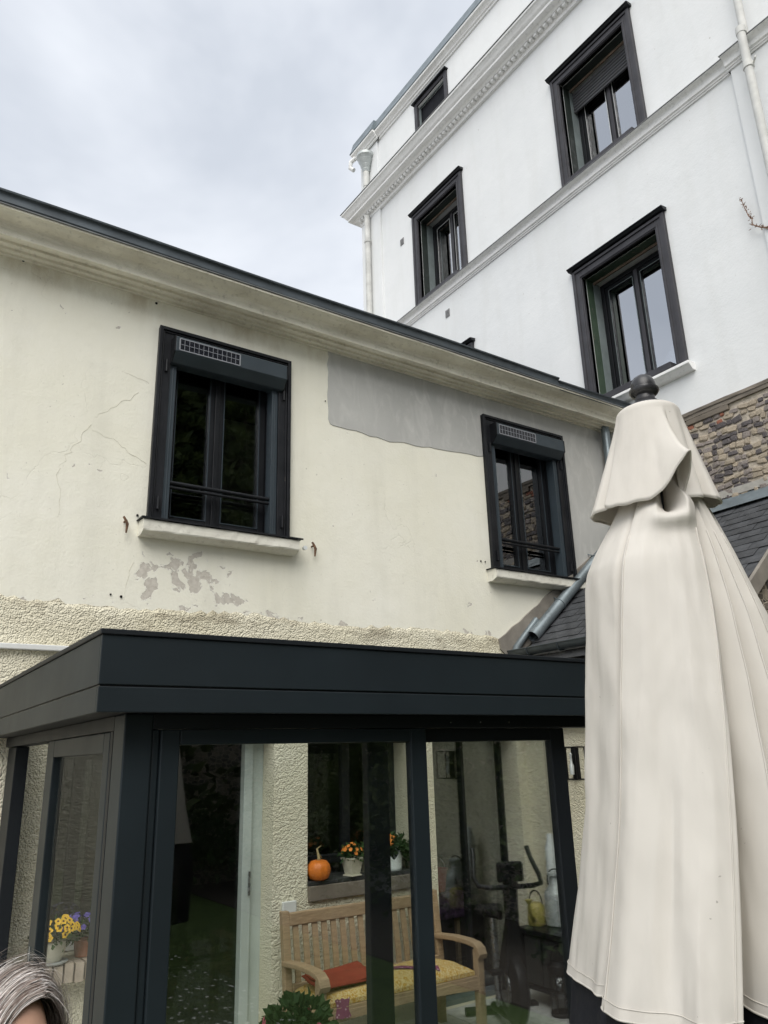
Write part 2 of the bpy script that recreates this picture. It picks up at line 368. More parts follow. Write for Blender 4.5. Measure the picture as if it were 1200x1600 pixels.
# ------------------------------------------------------------------ mesh kit
ID = lambda p: p
class MB:
    def __init__(s, T=None): s.v = []; s.f = []; s.T = T or ID
    def add(s, vs_, fs):
        o = len(s.v); s.v += [s.T(p) for p in vs_]; s.f += [tuple(i + o for i in f) for f in fs]; return s
    def box(s, x0, y0, z0, x1, y1, z1):
        return s.add([(x0, y0, z0), (x1, y0, z0), (x1, y1, z0), (x0, y1, z0), (x0, y0, z1), (x1, y0, z1), (x1, y1, z1), (x0, y1, z1)],
                     [(0, 3, 2, 1), (4, 5, 6, 7), (0, 1, 5, 4), (1, 2, 6, 5), (2, 3, 7, 6), (3, 0, 4, 7)])
    def quad(s, a, b, c, d): return s.add([a, b, c, d], [(0, 1, 2, 3)])
    def prism(s, prof, axis, a0, a1, caps=True):
        def mk(p, a): return (a, p[0], p[1]) if axis == 'x' else ((p[0], a, p[1]) if axis == 'y' else (p[0], p[1], a))
        n = len(prof); vs_ = [mk(p, a0) for p in prof] + [mk(p, a1) for p in prof]
        fs = [(i, (i + 1) % n, n + (i + 1) % n, n + i) for i in range(n)]
        if caps: fs += [tuple(range(n)), tuple(range(n, 2 * n))]
        return s.add(vs_, fs)
    def tube(s, pts, r, n=8, caps=True):
        P = [Vector(p) for p in pts]; rs = r if isinstance(r, (list, tuple)) else [r] * len(P)
        vs_ = []; fs = []; prev = None
        for i, p in enumerate(P):
            d = (P[min(i + 1, len(P) - 1)] - P[max(i - 1, 0)])
            d = d.normalized() if d.length > 1e-9 else Vector((0, 0, 1))
            if prev is None:
                a = d.cross(Vector((0, 0, 1)) if abs(d.z) < .95 else Vector((1, 0, 0))).normalized()
            else:
                a = (prev - d * prev.dot(d)).normalized()
            prev = a; b = d.cross(a)
            for k in range(n):
                q = 2 * math.pi * k / n; vs_.append(tuple(p + (a * math.cos(q) + b * math.sin(q)) * rs[i]))
        for i in range(len(P) - 1):
            for k in range(n):
                k2 = (k + 1) % n; fs.append((i * n + k, i * n + k2, (i + 1) * n + k2, (i + 1) * n + k))
        if caps: fs += [tuple(range(n)), tuple((len(P) - 1) * n + k for k in range(n))]
        return s.add(vs_, fs)
    def lathe(s, prof, c=(0, 0, 0), n=24, squash=None):
        vs_ = []; fs = []; m = len(prof)
        for r_, z in prof:
            for k in range(n):
                q = 2 * math.pi * k / n; rr = r_ * (squash(q) if squash else 1)
                vs_.append((c[0] + rr * math.cos(q), c[1] + rr * math.sin(q), c[2] + z))
        for i in range(m - 1):
            for k in range(n):
                k2 = (k + 1) % n; fs.append((i * n + k, i * n + k2, (i + 1) * n + k2, (i + 1) * n + k))
        fs += [tuple(range(n)), tuple((m - 1) * n + k for k in range(n))]
        return s.add(vs_, fs)
    def grid(s, P, closeu=False):
        nv = len(P); nu = len(P[0]); vs_ = [p for row in P for p in row]; fs = []
        for j in range(nv - 1):
            for i in range(nu if closeu else nu - 1):
                i2 = (i + 1) % nu; fs.append((j * nu + i, j * nu + i2, (j + 1) * nu + i2, (j + 1) * nu + i))
        return s.add(vs_, fs)
    def slab(s, poly, w0, w1):          # polygon in (x,z), thickness along y
        return s.prism([(p[0], p[1]) for p in poly], 'Y', w0, w1) if False else s._slab(poly, w0, w1)
    def _slab(s, poly, w0, w1):
        n = len(poly); vs_ = [(p[0], w0, p[1]) for p in poly] + [(p[0], w1, p[1]) for p in poly]
        return s.add(vs_, [(i, (i + 1) % n, n + (i + 1) % n, n + i) for i in range(n)] + [tuple(range(n)), tuple(range(n, 2 * n))])
    def mesh(s, name, off=(0, 0, 0), smooth=False, recalc=True):
        me = bpy.data.meshes.new(name); me.from_pydata([(p[0] - off[0], p[1] - off[1], p[2] - off[2]) for p in s.v], [], s.f)
        bm = bmesh.new(); bm.from_mesh(me)
        big = [f for f in bm.faces if len(f.verts) > 4]
        if big: bmesh.ops.triangulate(bm, faces=big)
        if recalc: bmesh.ops.recalc_face_normals(bm, faces=bm.faces)
        bm.to_mesh(me); bm.free()
        if smooth is True: me.polygons.foreach_set('use_smooth', [True] * len(me.polygons))
        elif smooth: me.set_sharp_from_angle(angle=R(smooth)); 
        return me
    def build(s, name, mat, parent=None, smooth=False, bevel=0., seg=2, local=False, recalc=True):
        off = (0, 0, 0)
        if parent is not None and not local:
            o = parent; off = Vector((0, 0, 0))
            while o is not None: off = off + o.location; o = o.parent
        me = s.mesh(name, off, smooth, recalc); me.materials.append(M[mat])
        o = bpy.data.objects.new(name, me); col.objects.link(o); o.parent = parent
        if smooth and smooth is not True: me.polygons.foreach_set('use_smooth', [True] * len(me.polygons))
        if bevel:
            b = o.modifiers.new('bevel', 'BEVEL'); b.width = bevel; b.segments = seg; b.limit_method = 'ANGLE'; b.angle_limit = R(40)
        return o
def tag(o, label=None, cat=None, group=None, kind=None):
    if label: o['label'] = label
    if cat: o['category'] = cat
    if group: o['group'] = group
    if kind: o['kind'] = kind
    return o
def thing(name, label, cat, loc=(0, 0, 0), rz=0., group=None):
    o = bpy.data.objects.new(name, None); col.objects.link(o); o.location = loc; o.rotation_euler = (0, 0, rz)
    o.empty_display_size = .1
    return tag(o, label, cat, group)
def inst(name, me, parent, loc, rot=(0, 0, 0), scale=(1, 1, 1)):
    o = bpy.data.objects.new(name, me); col.objects.link(o); o.parent = parent
    o.location = loc; o.rotation_euler = rot; o.scale = scale; return o
def wall_holes(mb, u0, u1, v0, v1, holes, depth):
    """sheet in local (u, w, v) with openings; reveals run back to w=-depth"""
    us = sorted({u0, u1, *[h[0] for h in holes], *[h[1] for h in holes]}); vs_ = sorted({v0, v1, *[h[2] for h in holes], *[h[3] for h in holes]})
    for a, b in zip(us, us[1:]):
        for c, d in zip(vs_, vs_[1:]):
            mu, mv = (a + b) / 2, (c + d) / 2
            if any(h[0] < mu < h[1] and h[2] < mv < h[3] for h in holes): continue
            mb.quad((a, 0, c), (b, 0, c), (b, 0, d), (a, 0, d))
    for a, b, c, d in [h[:4] for h in holes]:
        mb.quad((a, 0, c), (a, -depth, c), (a, -depth, d), (a, 0, d)); mb.quad((b, 0, c), (b, 0, d), (b, -depth, d), (b, -depth, c))
        mb.quad((a, 0, d), (a, -depth, d), (b, -depth, d), (b, 0, d)); mb.quad((a, 0, c), (b, 0, c), (b, -depth, c), (a, -depth, c))
def frame(mb, u0, u1, v0, v1, t, w0, w1, tb=None, tt=None):
    tb = t if tb is None else tb; tt = t if tt is None else tt
    mb.box(u0, w0, v0, u0 + t, w1, v1); mb.box(u1 - t, w0, v0, u1, w1, v1)
    mb.box(u0 + t, w0, v0, u1 - t, w1, v0 + tb); mb.box(u0 + t, w0, v1 - tt, u1 - t, w1, v1)
def sweep(mb, prof, path):
    """profile (p outwards, z) along a corner path given as a function of p"""
    n = len(prof); rows = [[(*path(p)[k], z) for p, z in prof] for k in range(len(path(0)))]
    for a, b in zip(rows, rows[1:]):
        o = a + b; mb.add(o, [(i, (i + 1) % n, n + (i + 1) % n, n + i) for i in range(n)])
    mb.add(rows[0], [tuple(range(n))]); mb.add(rows[-1], [tuple(range(n))])

FL = -0.12          # floor of the veranda and terrace
YA = 6.0            # face of the cream house
XB = 7.65           # face of the white building

# ------------------------------------------------------------------ ground
g = MB(); g.quad((-400, -400, FL - .05), (400, -400, FL - .05), (400, 400, FL - .05), (-400, 400, FL - .05))
tag(g.build('ground', 'gravel'), 'pale gravelly ground around the houses', 'ground', kind='structure')
g = MB(); g.quad((-1.5, -8.1, FL - .03), (5.2, -8.1, FL - .03), (5.2, 2.4, FL - .03), (-1.5, 2.4, FL - .03))
gb = MB(); gb.box(5.2, -8.1, FL - .2, 7.6, 2.34, FL - .01); tag(gb.build('flower_bed', 'soil'), 'dark soil bed along the foot of the flint wall', 'bed', kind='structure')
tag(g.build('lawn', 'grass'), 'short green lawn of the garden', 'lawn', kind='structure')
g = MB(); g.box(-3, 2.35, FL - .2, XB, YA, FL - .004)
terr = tag(g.build('terrace', 'paving'), 'pale paved terrace along the house', 'terrace', kind='structure')

# ------------------------------------------------------------------ cream house
house = thing('cream_house', 'cream plastered two-storey house with black windows and flaking paint', 'house', (3.2, YA, FL))
TA = lambda p: (p[0], YA - p[1], p[2])
W1 = (1.75, 3.02, 3.81, 5.60); W2 = (5.44, 6.71, 3.81, 5.62)
HX0, HX1 = -4.0, XB
mb = MB(TA)
wall_holes(mb, HX0, HX1, 3.06, 5.95, [(W1[0] + .10, W1[1] - .10, W1[2] + .01, W1[3] - .10), (W2[0] + .10, W2[1] - .10, W2[2] + .01, W2[3] - .10)], .28)
mb.build('wall', 'cream', house)
# roughcast lower storey, 12 mm proud, ragged top edge
GF = [(1.22, 1.75, .73, 2.2), (2.0, 2.92, FL, 2.2), (3.23, 4.29, .93, 2.2), (4.54, 5.60, FL, 2.2)]
mb = MB(lambda p: (p[0], YA - .012 - p[1], p[2]))
wall_holes(mb, HX0, HX1, FL, 2.95, GF, .36)
xs = np.arange(HX0, HX1 + .001, .05); top = 3.10 + .018 * np.sin(xs * 3.1) + rng.normal(0, .012, len(xs))
mb.grid([[(x, 0, 2.95) for x in xs], [(x, 0, t - .02) for x, t in zip(xs, top)], [(x, -.005, t) for x, t in zip(xs, top)], [(x, -.012, t + .02) for x, t in zip(xs, top)]])
mb.build('roughcast_wall', 'roughcast', house, recalc=False)
# fresh cement repair
pts = [(3.45, 5.862)]
for z in np.linspace(5.8, 5.12, 9): pts.append((3.452 + rng.normal(0, .006), z))
pts += [(3.47, 5.075), (3.50, 5.06)]
for x in np.linspace(3.6, 5.35, 22): pts.append((x, 5.06 - .012 * math.sin((x - 3.5) * 1.6) + .05 * max(0, x - 4.3) + rng.normal(0, .007)))
pts += [(5.435, 5.12), (5.435, 5.622), (6.715, 5.622), (6.715, 3.80), (6.715, 3.70), (HX1 - .004, 4.40), (HX1 - .004, 5.862)]
MB().slab(pts, YA - .006, YA + .01).build('cement_patch', 'cement', house)
# dark fillet where the outbuilding roof meets the wall
RS = .80; RX0, RZ0 = 5.66, 2.86          # roof line of the outbuilding: z = RZ0 + RS (x - RX0)
pts = []
for x in np.linspace(5.46, 7.62, 22): pts.append((x, 3.10 + .69 * (x - 5.49) + rng.normal(0, .007)))
pts += [(7.62, RZ0 - .12 + RS * (7.62 - RX0)), (5.62, 2.86), (5.47, 2.98)]
MB().slab(pts, YA - .03, YA - .008).build('mortar_fillet', 'fillet', house)
# cornice
prof = [(0, 5.855), (.03, 5.855), (.032, 5.873), (.072, 5.875), (.074, 5.862), (.088, 5.862), (.090, 5.885), (.142, 5.889), (.144, 5.874), (.158, 5.874), (.160, 5.896), (.214, 5.899), (.216, 5.880), (.25, 5.880),
        (.25, 5.942), (.258, 5.950), (.264, 5.972), (.282, 5.984), (.32, 5.988), (.355, 5.994), (.378, 6.006), (.405, 6.012), (.405, 6.03), (0, 6.06)]
mb = MB(TA)
NX = 60; xs = np.linspace(HX0, HX1, NX); dz = np.cumsum(rng.normal(0, .0016, NX)); dz -= np.linspace(dz[0], dz[-1], NX)
mb.grid([[(x, p, z + d) for p, z in prof] for x, d in zip(xs, dz)], closeu=False)
mb.build('cornice', 'creamtrim', house)
mb = MB(TA); mb.box(HX0, .36, 6.031, HX1, .418, 6.040); mb.build('lead_edge', 'lead', house)
gp = [(.395, 6.045), (.405, 6.06), (.402, 6.085), (.398, 6.118), (.405, 6.135), (.418, 6.142), (.420, 6.158), (.405, 6.165), (.36, 6.16), (.20, 6.10), (.20, 6.045)]
mb = MB(TA)
for a, b, o in ((HX0, 6.35, 0), (6.352, HX1 - .02, -.035)):
    xs = np.linspace(a, b, 40)
    mb.grid([[(x, p, z + o + .006 * math.sin(x * 1.7)) for p, z in gp] for x in xs])
mb.build('gutter', 'gutterzinc', house, smooth=40)
mb = MB(); mb.add([(HX0, 5.75, 6.10), (HX1, 5.75, 6.10), (HX1, 10.5, 7.9), (HX0, 10.5, 7.9)], [(0, 1, 2, 3)]); mb.add([(HX0, 5.75, 6.05), (HX1, 5.75, 6.05), (HX1, 10.5, 7.85), (HX0, 10.5, 7.85)], [(0, 1, 2, 3)])
mb.build('roof', 'slate', house)
MB().box(HX0, 10.2, FL, HX1, 10.5, 7.7).box(HX0 - .3, YA, FL, HX0, 10.5, 6.1).build('rear_wall', 'cream', house)
MB().box(HX0, YA + .02, 2.62, HX1, 10.2, 2.8).build('upper_floor', 'room', house)

def window_a(W):
    u0, u1, v0, v1 = W; w_, h_ = u1 - u0, v1 - v0
    T = lambda p: (u0 + p[0], YA - p[1], v0 + p[2])
    mb = MB(T)
    # moulded architrave: flat board, inner bead and raised outer fillet
    for a, b, c, d in ((0, .115, 0, h_), (w_ - .115, w_, 0, h_), (.115, w_ - .115, h_ - .115, h_)):
        mb.box(a, -.05, c, b, .028, d)
    for a, b, c, d in ((-.004, .028, 0, h_ + .004), (w_ - .028, w_ + .004, 0, h_ + .004), (.028, w_ - .028, h_ - .028, h_ + .004)):
        mb.box(a, .026, c, b, .052, d)
    for a, b, c, d in ((.034, .046, 0, h_ - .034), (w_ - .046, w_ - .034, 0, h_ - .034), (.046, w_ - .046, h_ - .046, h_ - .034)):
        mb.box(a, .026, c, b, .040, d)
    win = mb.build('window', 'oldblack', house, bevel=.004)
    for a in (.117, w_ - .175):
        mb = MB(T); mb.box(a, -.10, .012, a + .058, .012, 1.50); mb.box(a + .022, .012, .012, a + .034, .017, 1.50); mb.build('shutter_guide', 'guide', win, bevel=.003)
    # roller shutter box with chamfered underside
    top = h_ - .095
    p = [(-.06, top), (.125, top - .01), (.135, top - .02), (.135, top - .155), (.128, top - .165), (.06, top - .235), (.045, top - .24), (-.06, top - .24)]
    mb = MB(T); mb.prism(p, 'x', .118, w_ - .085); bx = mb.build('shutter_box', 'guide', win, bevel=.004)
    for a, b in ((.108, .1175), (w_ - .0845, w_ - .074)): mb = MB(T); mb.prism(p, 'x', a, b); mb.build('shutter_box_end', 'pvc_dark', win)
    mb = MB(T); sa, sb, st, sbm = .15, .71, top - .035, top - .145
    mb.box(sa, .1355, sbm, sb, .139, st); mb.build('solar_panel', 'solar', win)
    mb = MB(T)
    for k in range(14):
        a = sa + (sb - sa) * k / 13; t_ = .0018 if 0 < k < 13 else .006; mb.box(a - t_, .139, sbm, a + t_, .1405, st)
    for z, t_ in ((sbm, .005), ((sbm + st) / 2, .002), (st, .005)): mb.box(sa, .1392, z - t_, sb, .1402, z + t_)
    mb.build('solar_grid', 'solargrid', win)
    # fixed frame + two sashes
    mb = MB(T); frame(mb, .12, w_ - .12, .012, h_ - .12, .05, -.24, -.10); mb.box(.12, -.14, .012, w_ - .12, -.02, .05); mb.build('window_frame', 'pvc_dark', win, bevel=.004)
    mid = w_ / 2 - .02
    for a, b in ((.172, mid - .004), (mid + .004, w_ - .172)):
        mb = MB(T); frame(mb, a, b, .064, h_ - .172, .062, -.20, -.135); 
        s = mb.build('sash', 'pvc_dark', win, bevel=.006)
        mb = MB(T); frame(mb, a + .060, b - .060, .124, h_ - .232, .008, -.1349, -.129); mb.build('bead', 'guide', win)
        mb = MB(T); mb.box(a + .06, -.176, .124, b - .06, -.168, h_ - .232); mb.build('pane', 'dimglass', win)
    mb = MB(T); mb.box(mid - .022, -.1345, .075, mid + .022, -.118, h_ - .18); mb.build('meeting_stile', 'pvc_dark', win, bevel=.005)
    # hand rail: two round bars
    mb = MB(T)
    for z in (.385, .345): mb.tube([(.12, -.03, z), (w_ - .12, -.03, z)], .018 if z > .36 else .013, 10)
    for x in (.45, .9): mb.tube([(x, -.03, .345), (x, -.03, .385)], .006, 6)
    mb.build('guard_rail', 'pvc_dark', win)
    for x in (.075, w_ - .07):
        for z in (.17, 1.42): mb = MB(T); mb.box(x - .012, .028, z - .05, x + .012, .040, z + .05); mb.tube([(x, .045, z - .055), (x, .045, z + .055)], .011, 8); mb.build('shutter_hinge', 'oldblack', win)
    mb = MB(T)
    pr = [(-.02, -.125), (.075, -.125), (.10, -.115), (.135, -.10), (.14, -.09), (.14, -.012), (.13, -.006), (-.02, .002)]
    n = 26; xs_ = np.linspace(-.055, w_ + .055, n)
    mb.grid([[(x, p + rng.normal(0, .0018), z + rng.normal(0, .0012)) for p, z in pr] for x in xs_]); mb.add([(-.055, p, z) for p, z in pr], [tuple(range(len(pr)))]); mb.add([(w_ + .055, p, z) for p, z in pr], [tuple(range(len(pr)))])
    mb.build('sill', 'sillstone', win)
    mb = MB(T); mb.box(-.075, .0, .003, w_ + .085, .155, .009); mb.box(-.075, .15, -.006, w_ + .085, .1555, .003); mb.build('sill_flashing', 'oldblack', win)
    mb = MB(T); mb.box(.02, -2.0, -.5, w_ - .02, -1.9, h_ + .2); mb.box(-.6, -1.9, -.55, w_ + .6, -.3, -.5); mb.box(-.6, -1.9, h_ + .2, w_ + .6, -.3, h_ + .25)
    mb.box(-.65, -1.9, -.5, -.6, -.3, h_ + .2); mb.box(w_ + .6, -1.9, -.5, w_ + .65, -.3, h_ + .2); mb.build('room', 'room', win)
    return win
wa = window_a(W1); wb = window_a(W2)
wa['label'] = 'larger-looking black window above the flaked paint'; wb['label'] = 'black window with worn paint beside the cement repair'

# shutter stays, screw holes, conduit, cracks
for x, z in ((1.58, 3.79), (3.27, 3.80)):
    mb = MB(); mb.tube([(x, YA, z), (x, YA - .05, z)], .008, 6); mb.tube([(x - .02, YA - .05, z + .03), (x, YA - .052, z), (x + .012, YA - .055, z - .03), (x + .008, YA - .05, z - .10)], [.009, .011, .013, .007], 6)
    mb.build('shutter_stay', 'rust', house)
mb = MB(); mb.tube([(3.14, YA - .10, 3.745), (3.14, YA - .13, 3.745)], .02, 8); mb.build('plug', 'whiteceramic', house)
for x, z, r_ in ((1.68, 3.86, .011), (1.52, 3.20, .008), (1.60, 3.19, .011), (2.43, 2.88, .022), (2.47, 2.885, .013), (1.71, 5.83, .012), (3.42, 5.30, .006), (.62, 5.86, .01), (5.30, 3.90, .01), (5.36, 3.90, .008)):
    mb = MB(); mb.lathe([(r_, 0), (r_ * .8, .006)], (0, 0, 0), 8); mb.v = [(x + a, YA - .004 - (.012 if z < 3 else 0) - c, z + b) for a, b, c in mb.v]; mb.build('plug_hole', 'blackplastic', house)
mb = MB(); mb.box(HX0, YA - .055, 2.745, 1.25, YA - .013, 2.785); mb.build('conduit', 'whitepvc', house, bevel=.006)
def crack(p0, p1, n, amp):
    p = []
    for i in range(n):
        t = i / (n - 1); p.append((p0[0] + (p1[0] - p0[0]) * t + rng.normal(0, amp), YA - .001, p0[1] + (p1[1] - p0[1]) * t + rng.normal(0, amp)))
    MB().tube(p, [.0016 * (1 - .7 * i / (n - 1)) for i in range(n)], 5).build('crack', 'crackline', house)
crack((1.72, 4.32), (1.25, 4.55), 14, .012); crack((1.25, 4.55), (1.05, 4.15), 12, .012); crack((1.60, 4.92), (1.28, 4.62), 12, .012)
crack((1.70, 5.05), (1.46, 5.10), 8, .008); crack((1.66, 3.48), (1.62, 3.20), 8, .006); crack((1.05, 4.15), (1.1, 3.75), 10, .01)

# ------------------------------------------------------------------ ground-floor openings of the cream house (behind the veranda glass)
YB = YA - .012
mb = MB(); mb.box(2.0, YB + .20, FL, 2.10, YB + .28, 2.2); mb.box(2.74, YB + .17, FL, 2.815, YB + .25, 2.2); mb.box(2.822, YB + .20, FL, 2.92, YB + .28, 2.2); mb.box(2.1, YB + .20, 2.1, 2.74, YB + .28, 2.2); mb.box(2.1, YB + .20, FL, 2.74, YB + .28, FL + .09)
d1 = mb.build('sliding_door', 'greyframe', house, bevel=.004); d1['label'] = 'dark patio door with a white sliding frame'
MB().box(2.1, YB + .235, FL + .09, 2.74, YB + .243, 2.1).build('pane', 'sideglass', d1)
MB().box(2.79, YB + .155, .95, 2.806, YB + .17, 1.12).build('handle', 'steel', d1)
mb = MB(); frame(mb, 3.23, 4.29, .0, 1.2, .07, -.34, -.27)
mb.v = [(a, YB - b, .95 + c) for a, b, c in mb.v]; mb.box(3.72, YB + .27, 1.02, 3.80, YB + .33, 2.1); mb.box(3.3, YB + .272, 1.10, 3.72, YB + .32, 1.17); mb.box(3.8, YB + .272, 1.10, 4.22, YB + .32, 1.17)
w3 = mb.build('kitchen_window', 'pvc_dark', house, bevel=.005)
MB().box(3.28, YB + .30, 1.0, 4.24, YB + .308, 2.1).build('pane', 'glass', w3)
MB().box(3.235, YB - .02, .985, 4.285, YB + .30, 1.02).build('slate_sill', 'slatesill', w3, bevel=.006)
MB().box(3.232, YB - .035, .875, 4.288, YB + .05, .9845).build('sill_board', 'sillbrown', w3, bevel=.006)
mb = MB(); frame(mb, 4.54, 5.60, 0, 2.32, .05, -.30, -.23); mb.v = [(a, YB - b, FL + c) for a, b, c in mb.v]; mb.box(5.05, YB + .22, FL + .05, 5.085, YB + .29, 2.15)
d2 = mb.build('glazed_door', 'pvc_dark', house, bevel=.004)
MB().box(4.59, YB + .255, FL + .05, 5.55, YB + .263, 2.15).build('pane', 'glass', d2)
MB().box(4.60, YB + .10, FL, 5.55, YB + .26, FL + .04).build('threshold', 'zinc', d2)
mb = MB(); frame(mb, 1.22, 1.75, 0, 1.45, .045, -.30, -.22); mb.v = [(a, YB - b, .74 + c) for a, b, c in mb.v]
w4 = mb.build('side_window', 'whitepvc', house)
MB().box(1.26, YB + .25, .78, 1.71, YB + .258, 2.15).build('pane', 'glass', w4)
mb = MB(); P_ = [[(1.2 + .6 * i / 40, YB + .34 + .035 * math.sin(i * 1.05) + .01 * math.sin(i * 2.7), z) for i in range(41)] for z in (.75, 1.5, 2.2)]
mb.grid(P_); mb.build('net_curtain', 'net', w4, smooth=True)
# brick-on-edge sill
MB().box(1.12, YB - .10, .62, 1.86, YB - .001, .715).build('sill_bed', 'mortar', w4)
bm_ = MB().box(-.026, -.085, -.055, .026, .085, .055); bme = bm_.mesh('brick'); bme.materials.append(M['sillbrick'])
off = Vector(house.location)
for k in range(11):
    inst('brick', bme, w4, Vector((1.15 + .066 * k, YB - .055 + rng.normal(0, .003), .675 + rng.normal(0, .002))) - off, (0, rng.normal(0, .01), 0))
# socket, dark ground-floor room
MB().box(3.00, YB - .03, .80, 3.12, YB - .001, .90).build('socket', 'whitepvc', house, bevel=.006)
mb = MB(); mb.box(.3, 9.0, FL, 5.65, 9.1, 2.4); mb.box(.2, YB + .37, FL, .3, 9.1, 2.4); mb.box(5.65, YB + .37, FL, 5.70, 9.1, 2.4); mb.box(.2, YB + .37, 2.4, 5.7, 9.1, 2.5); mb.box(.2, YB + .37, FL - .05, 5.7, 9.1, FL - .003)
mb.build('ground_floor_room', 'room', house)

# ------------------------------------------------------------------ white building
bld = thing('white_building', 'tall white rendered building with dark window surrounds and moulded cornices', 'building', (XB, 7, FL))
YC = 11.67; YS = -4.0
TB = lambda p: (XB - p[1], p[0], p[2])           # local (y, outwards, z)
holes = [(4.72, 6.26, 6.30, 8.45), (4.74, 6.25, 9.83, 11.90), (8.46, 9.94, 9.83, 11.90), (8.46, 9.94, 6.30, 8.45), (8.68, 9.71, 13.72, 14.42)]
hin = [(a + .15, b - .15, c + .02, d - .17) for a, b, c, d in holes[:4]] + [(8.76, 9.63, 13.66, 14.32)]
mb = MB(TB); wall_holes(mb, YS, YC, 5.62, 14.9, hin, .40)
mb.quad((YC, 0, FL), (YC, -7, FL), (YC, -7, 14.9), (YC, 0, 14.9)); mb.quad((YS, 0, FL), (YS, -7, FL), (YS, -7, 14.9), (YS, 0, 14.9)); mb.quad((YS, -7, FL), (YC, -7, FL), (YC, -7, 14.9), (YS, -7, 14.9)); mb.quad((YS, 0, 14.9), (YS, -7, 14.9), (YC, -7, 14.9), (YC, 0, 14.9))
mb.build('wall', 'white', bld)
mb = MB(TB); mb.box(11.01, -.01, 5.62, YC + .045, .045, 12.86); mb.box(11.05, -.01, 13.2, YC + .04, .04, 14.75); mb.build('corner_pilaster', 'white', bld, bevel=.008)
mb = MB(TB); mb.box(YS, -.01, 5.62, 3.56, .05, 9.66); mb.build('pilaster', 'white', bld, bevel=.02)
# lower flint masonry, timber plate above
mb = MB(TB); mb.quad((YS, .0, FL), (5.99, .0, FL), (5.99, .0, 5.62), (YS, .0, 5.62)); mb.build('flint_masonry', 'flintwall', bld)
mb = MB(TB); yy = np.linspace(2.6, 5.97, 60); zz = np.linspace(4.3, 5.60, 24)
mb.grid([[(y, .012 + .006 * rng.random(), z) for y in yy] for z in zz]); ms = mb.build('mortar_face', 'mortarflint', bld, smooth=True)
mb = MB(TB); ys = np.linspace(YS, 5.95, 50)
for a, b, o in ((5.60, 5.645, .045), (5.645, 5.685, .055)):
    mb.grid([[(y, q, z + rng.normal(0, .003)) for q, z in ((-.02, a), (o, a), (o + rng.normal(0, .003), b), (-.02, b + .01))] for y in ys])
mb.build('timber_plate', 'oldwood', bld)
mb = MB(TB); mb.box(4.32, .0, 5.53, 4.86, .045, 5.598); mb.box(4.9, .0, 5.545, 5.3, .03, 5.598); mb.build('plank', 'sillbrown', bld, bevel=.01)
# individually laid flints
def stone_mesh(seed, mat):
    r_ = np.random.default_rng(seed); b = bmesh.new(); bmesh.ops.create_cube(b, size=1.)
    bmesh.ops.bevel(b, geom=list(b.edges), offset=.17, segments=1, affect='EDGES', profile=.6)
    for v in b.verts: v.co = Vector((v.co.x * (1 + r_.normal(0, .08)), v.co.y * (1 + r_.normal(0, .11)) + r_.normal(0, .02), v.co.z * (1 + r_.normal(0, .11))))
    me = bpy.data.meshes.new('flint'); b.to_mesh(me); b.free(); me.materials.append(M[mat])
    return me
stones = {m: [stone_mesh(s * 7 + i, m) for s in range(5)] for i, m in enumerate(('flintdark', 'flintgrey', 'flintbeige', 'brickred'))}
z = 4.46; row = 0; cnt = 0; flint_par = ms
while z < 5.52:
    hgt = random.uniform(.042, .070); y = 3.62 + random.uniform(0, .1)
    kindw = random.choice([(6, 3, 1, 0), (3, 4, 3, 0), (2, 4, 5, 0), (5, 4, 1, 0)])
    if z > 5.42: kindw = (2, 3, 3, 3)
    while y < 5.02 and cnt < 299:
        wd = random.uniform(.045, .13); m = random.choices(('flintdark', 'flintgrey', 'flintbeige', 'brickred'), kindw)[0]
        if random.random() < .93:
            p = Vector((XB - .012, y + wd / 2, z + hgt / 2 + random.uniform(-.014, .014))) - Vector(bld.location)
            inst('flint', random.choice(stones[m]), flint_par, p, (random.uniform(-.18, .18), 0, 0), (.045 * random.uniform(.75, 1.15), wd * random.uniform(.92, 1.05), hgt * random.uniform(.85, 1.05))); cnt += 1
        y += wd + random.uniform(.0, .012)
    z += hgt + random.uniform(.003, .012); row += 1
# main cornice
cp = [(0, 12.84), (.055, 12.84), (.06, 12.86), (.06, 12.905), (.066, 12.908), (.066, 12.957), (.14, 12.962), (.15, 12.985), (.165, 13.005), (.175, 13.01), (.255, 13.015), (.26, 13.02), (.26, 13.065),
      (.275, 13.075), (.295, 13.095), (.315, 13.13), (.345, 13.17), (.37, 13.185), (.37, 13.225), (.0, 13.28)]
mb = MB(); sweep(mb, cp, lambda p: [(XB - p, YS), (XB - p, YC + p), (14.6, YC + p)]); mb.build('cornice', 'whitetrim', bld)
mb = MB(); sweep(mb, [(0, 13.226), (.385, 13.226), (.385, 13.238), (0, 13.29)], lambda p: [(XB - p, YS), (XB - p, YC + p), (14.6, YC + p)]); mb.build('cornice_flashing', 'lead', bld)
mb = MB(TB); y = 3.0
while y < YC + .02: mb.box(y, .065, 12.908, y + .058, .135, 12.955); y += .104
tag(mb.build('dentils', 'whitetrim', bld), kind='stuff')
# string course with a break over the pilaster
sp_ = [(0, 9.645), (.022, 9.645), (.025, 9.664), (.038, 9.667), (.041, 9.688), (.058, 9.693), (.062, 9.699), (.067, 9.748), (.076, 9.770), (.098, 9.788), (.126, 9.795), (.135, 9.797), (.135, 9.805), (0, 9.825)]
mb = MB(TB)
for a, b, o in ((3.58, YC, 0), (YS, 3.58, .05)):
    n = len(sp_); mb.grid([[(y, p + o, z) for p, z in sp_] for y in (a, b)])
    for y in (a, b): mb.add([(y, p + o, z) for p, z in sp_] + [(y, -.01, 9.645)], [tuple(range(n + 1))])
mb.build('string_course', 'whitetrim', bld)
mb = MB(TB); mb.box(YS, -.01, 9.806, 3.59, .195, 9.816); mb.box(3.59, -.01, 9.806, YC, .145, 9.816); mb.build('string_flashing', 'lead', bld)
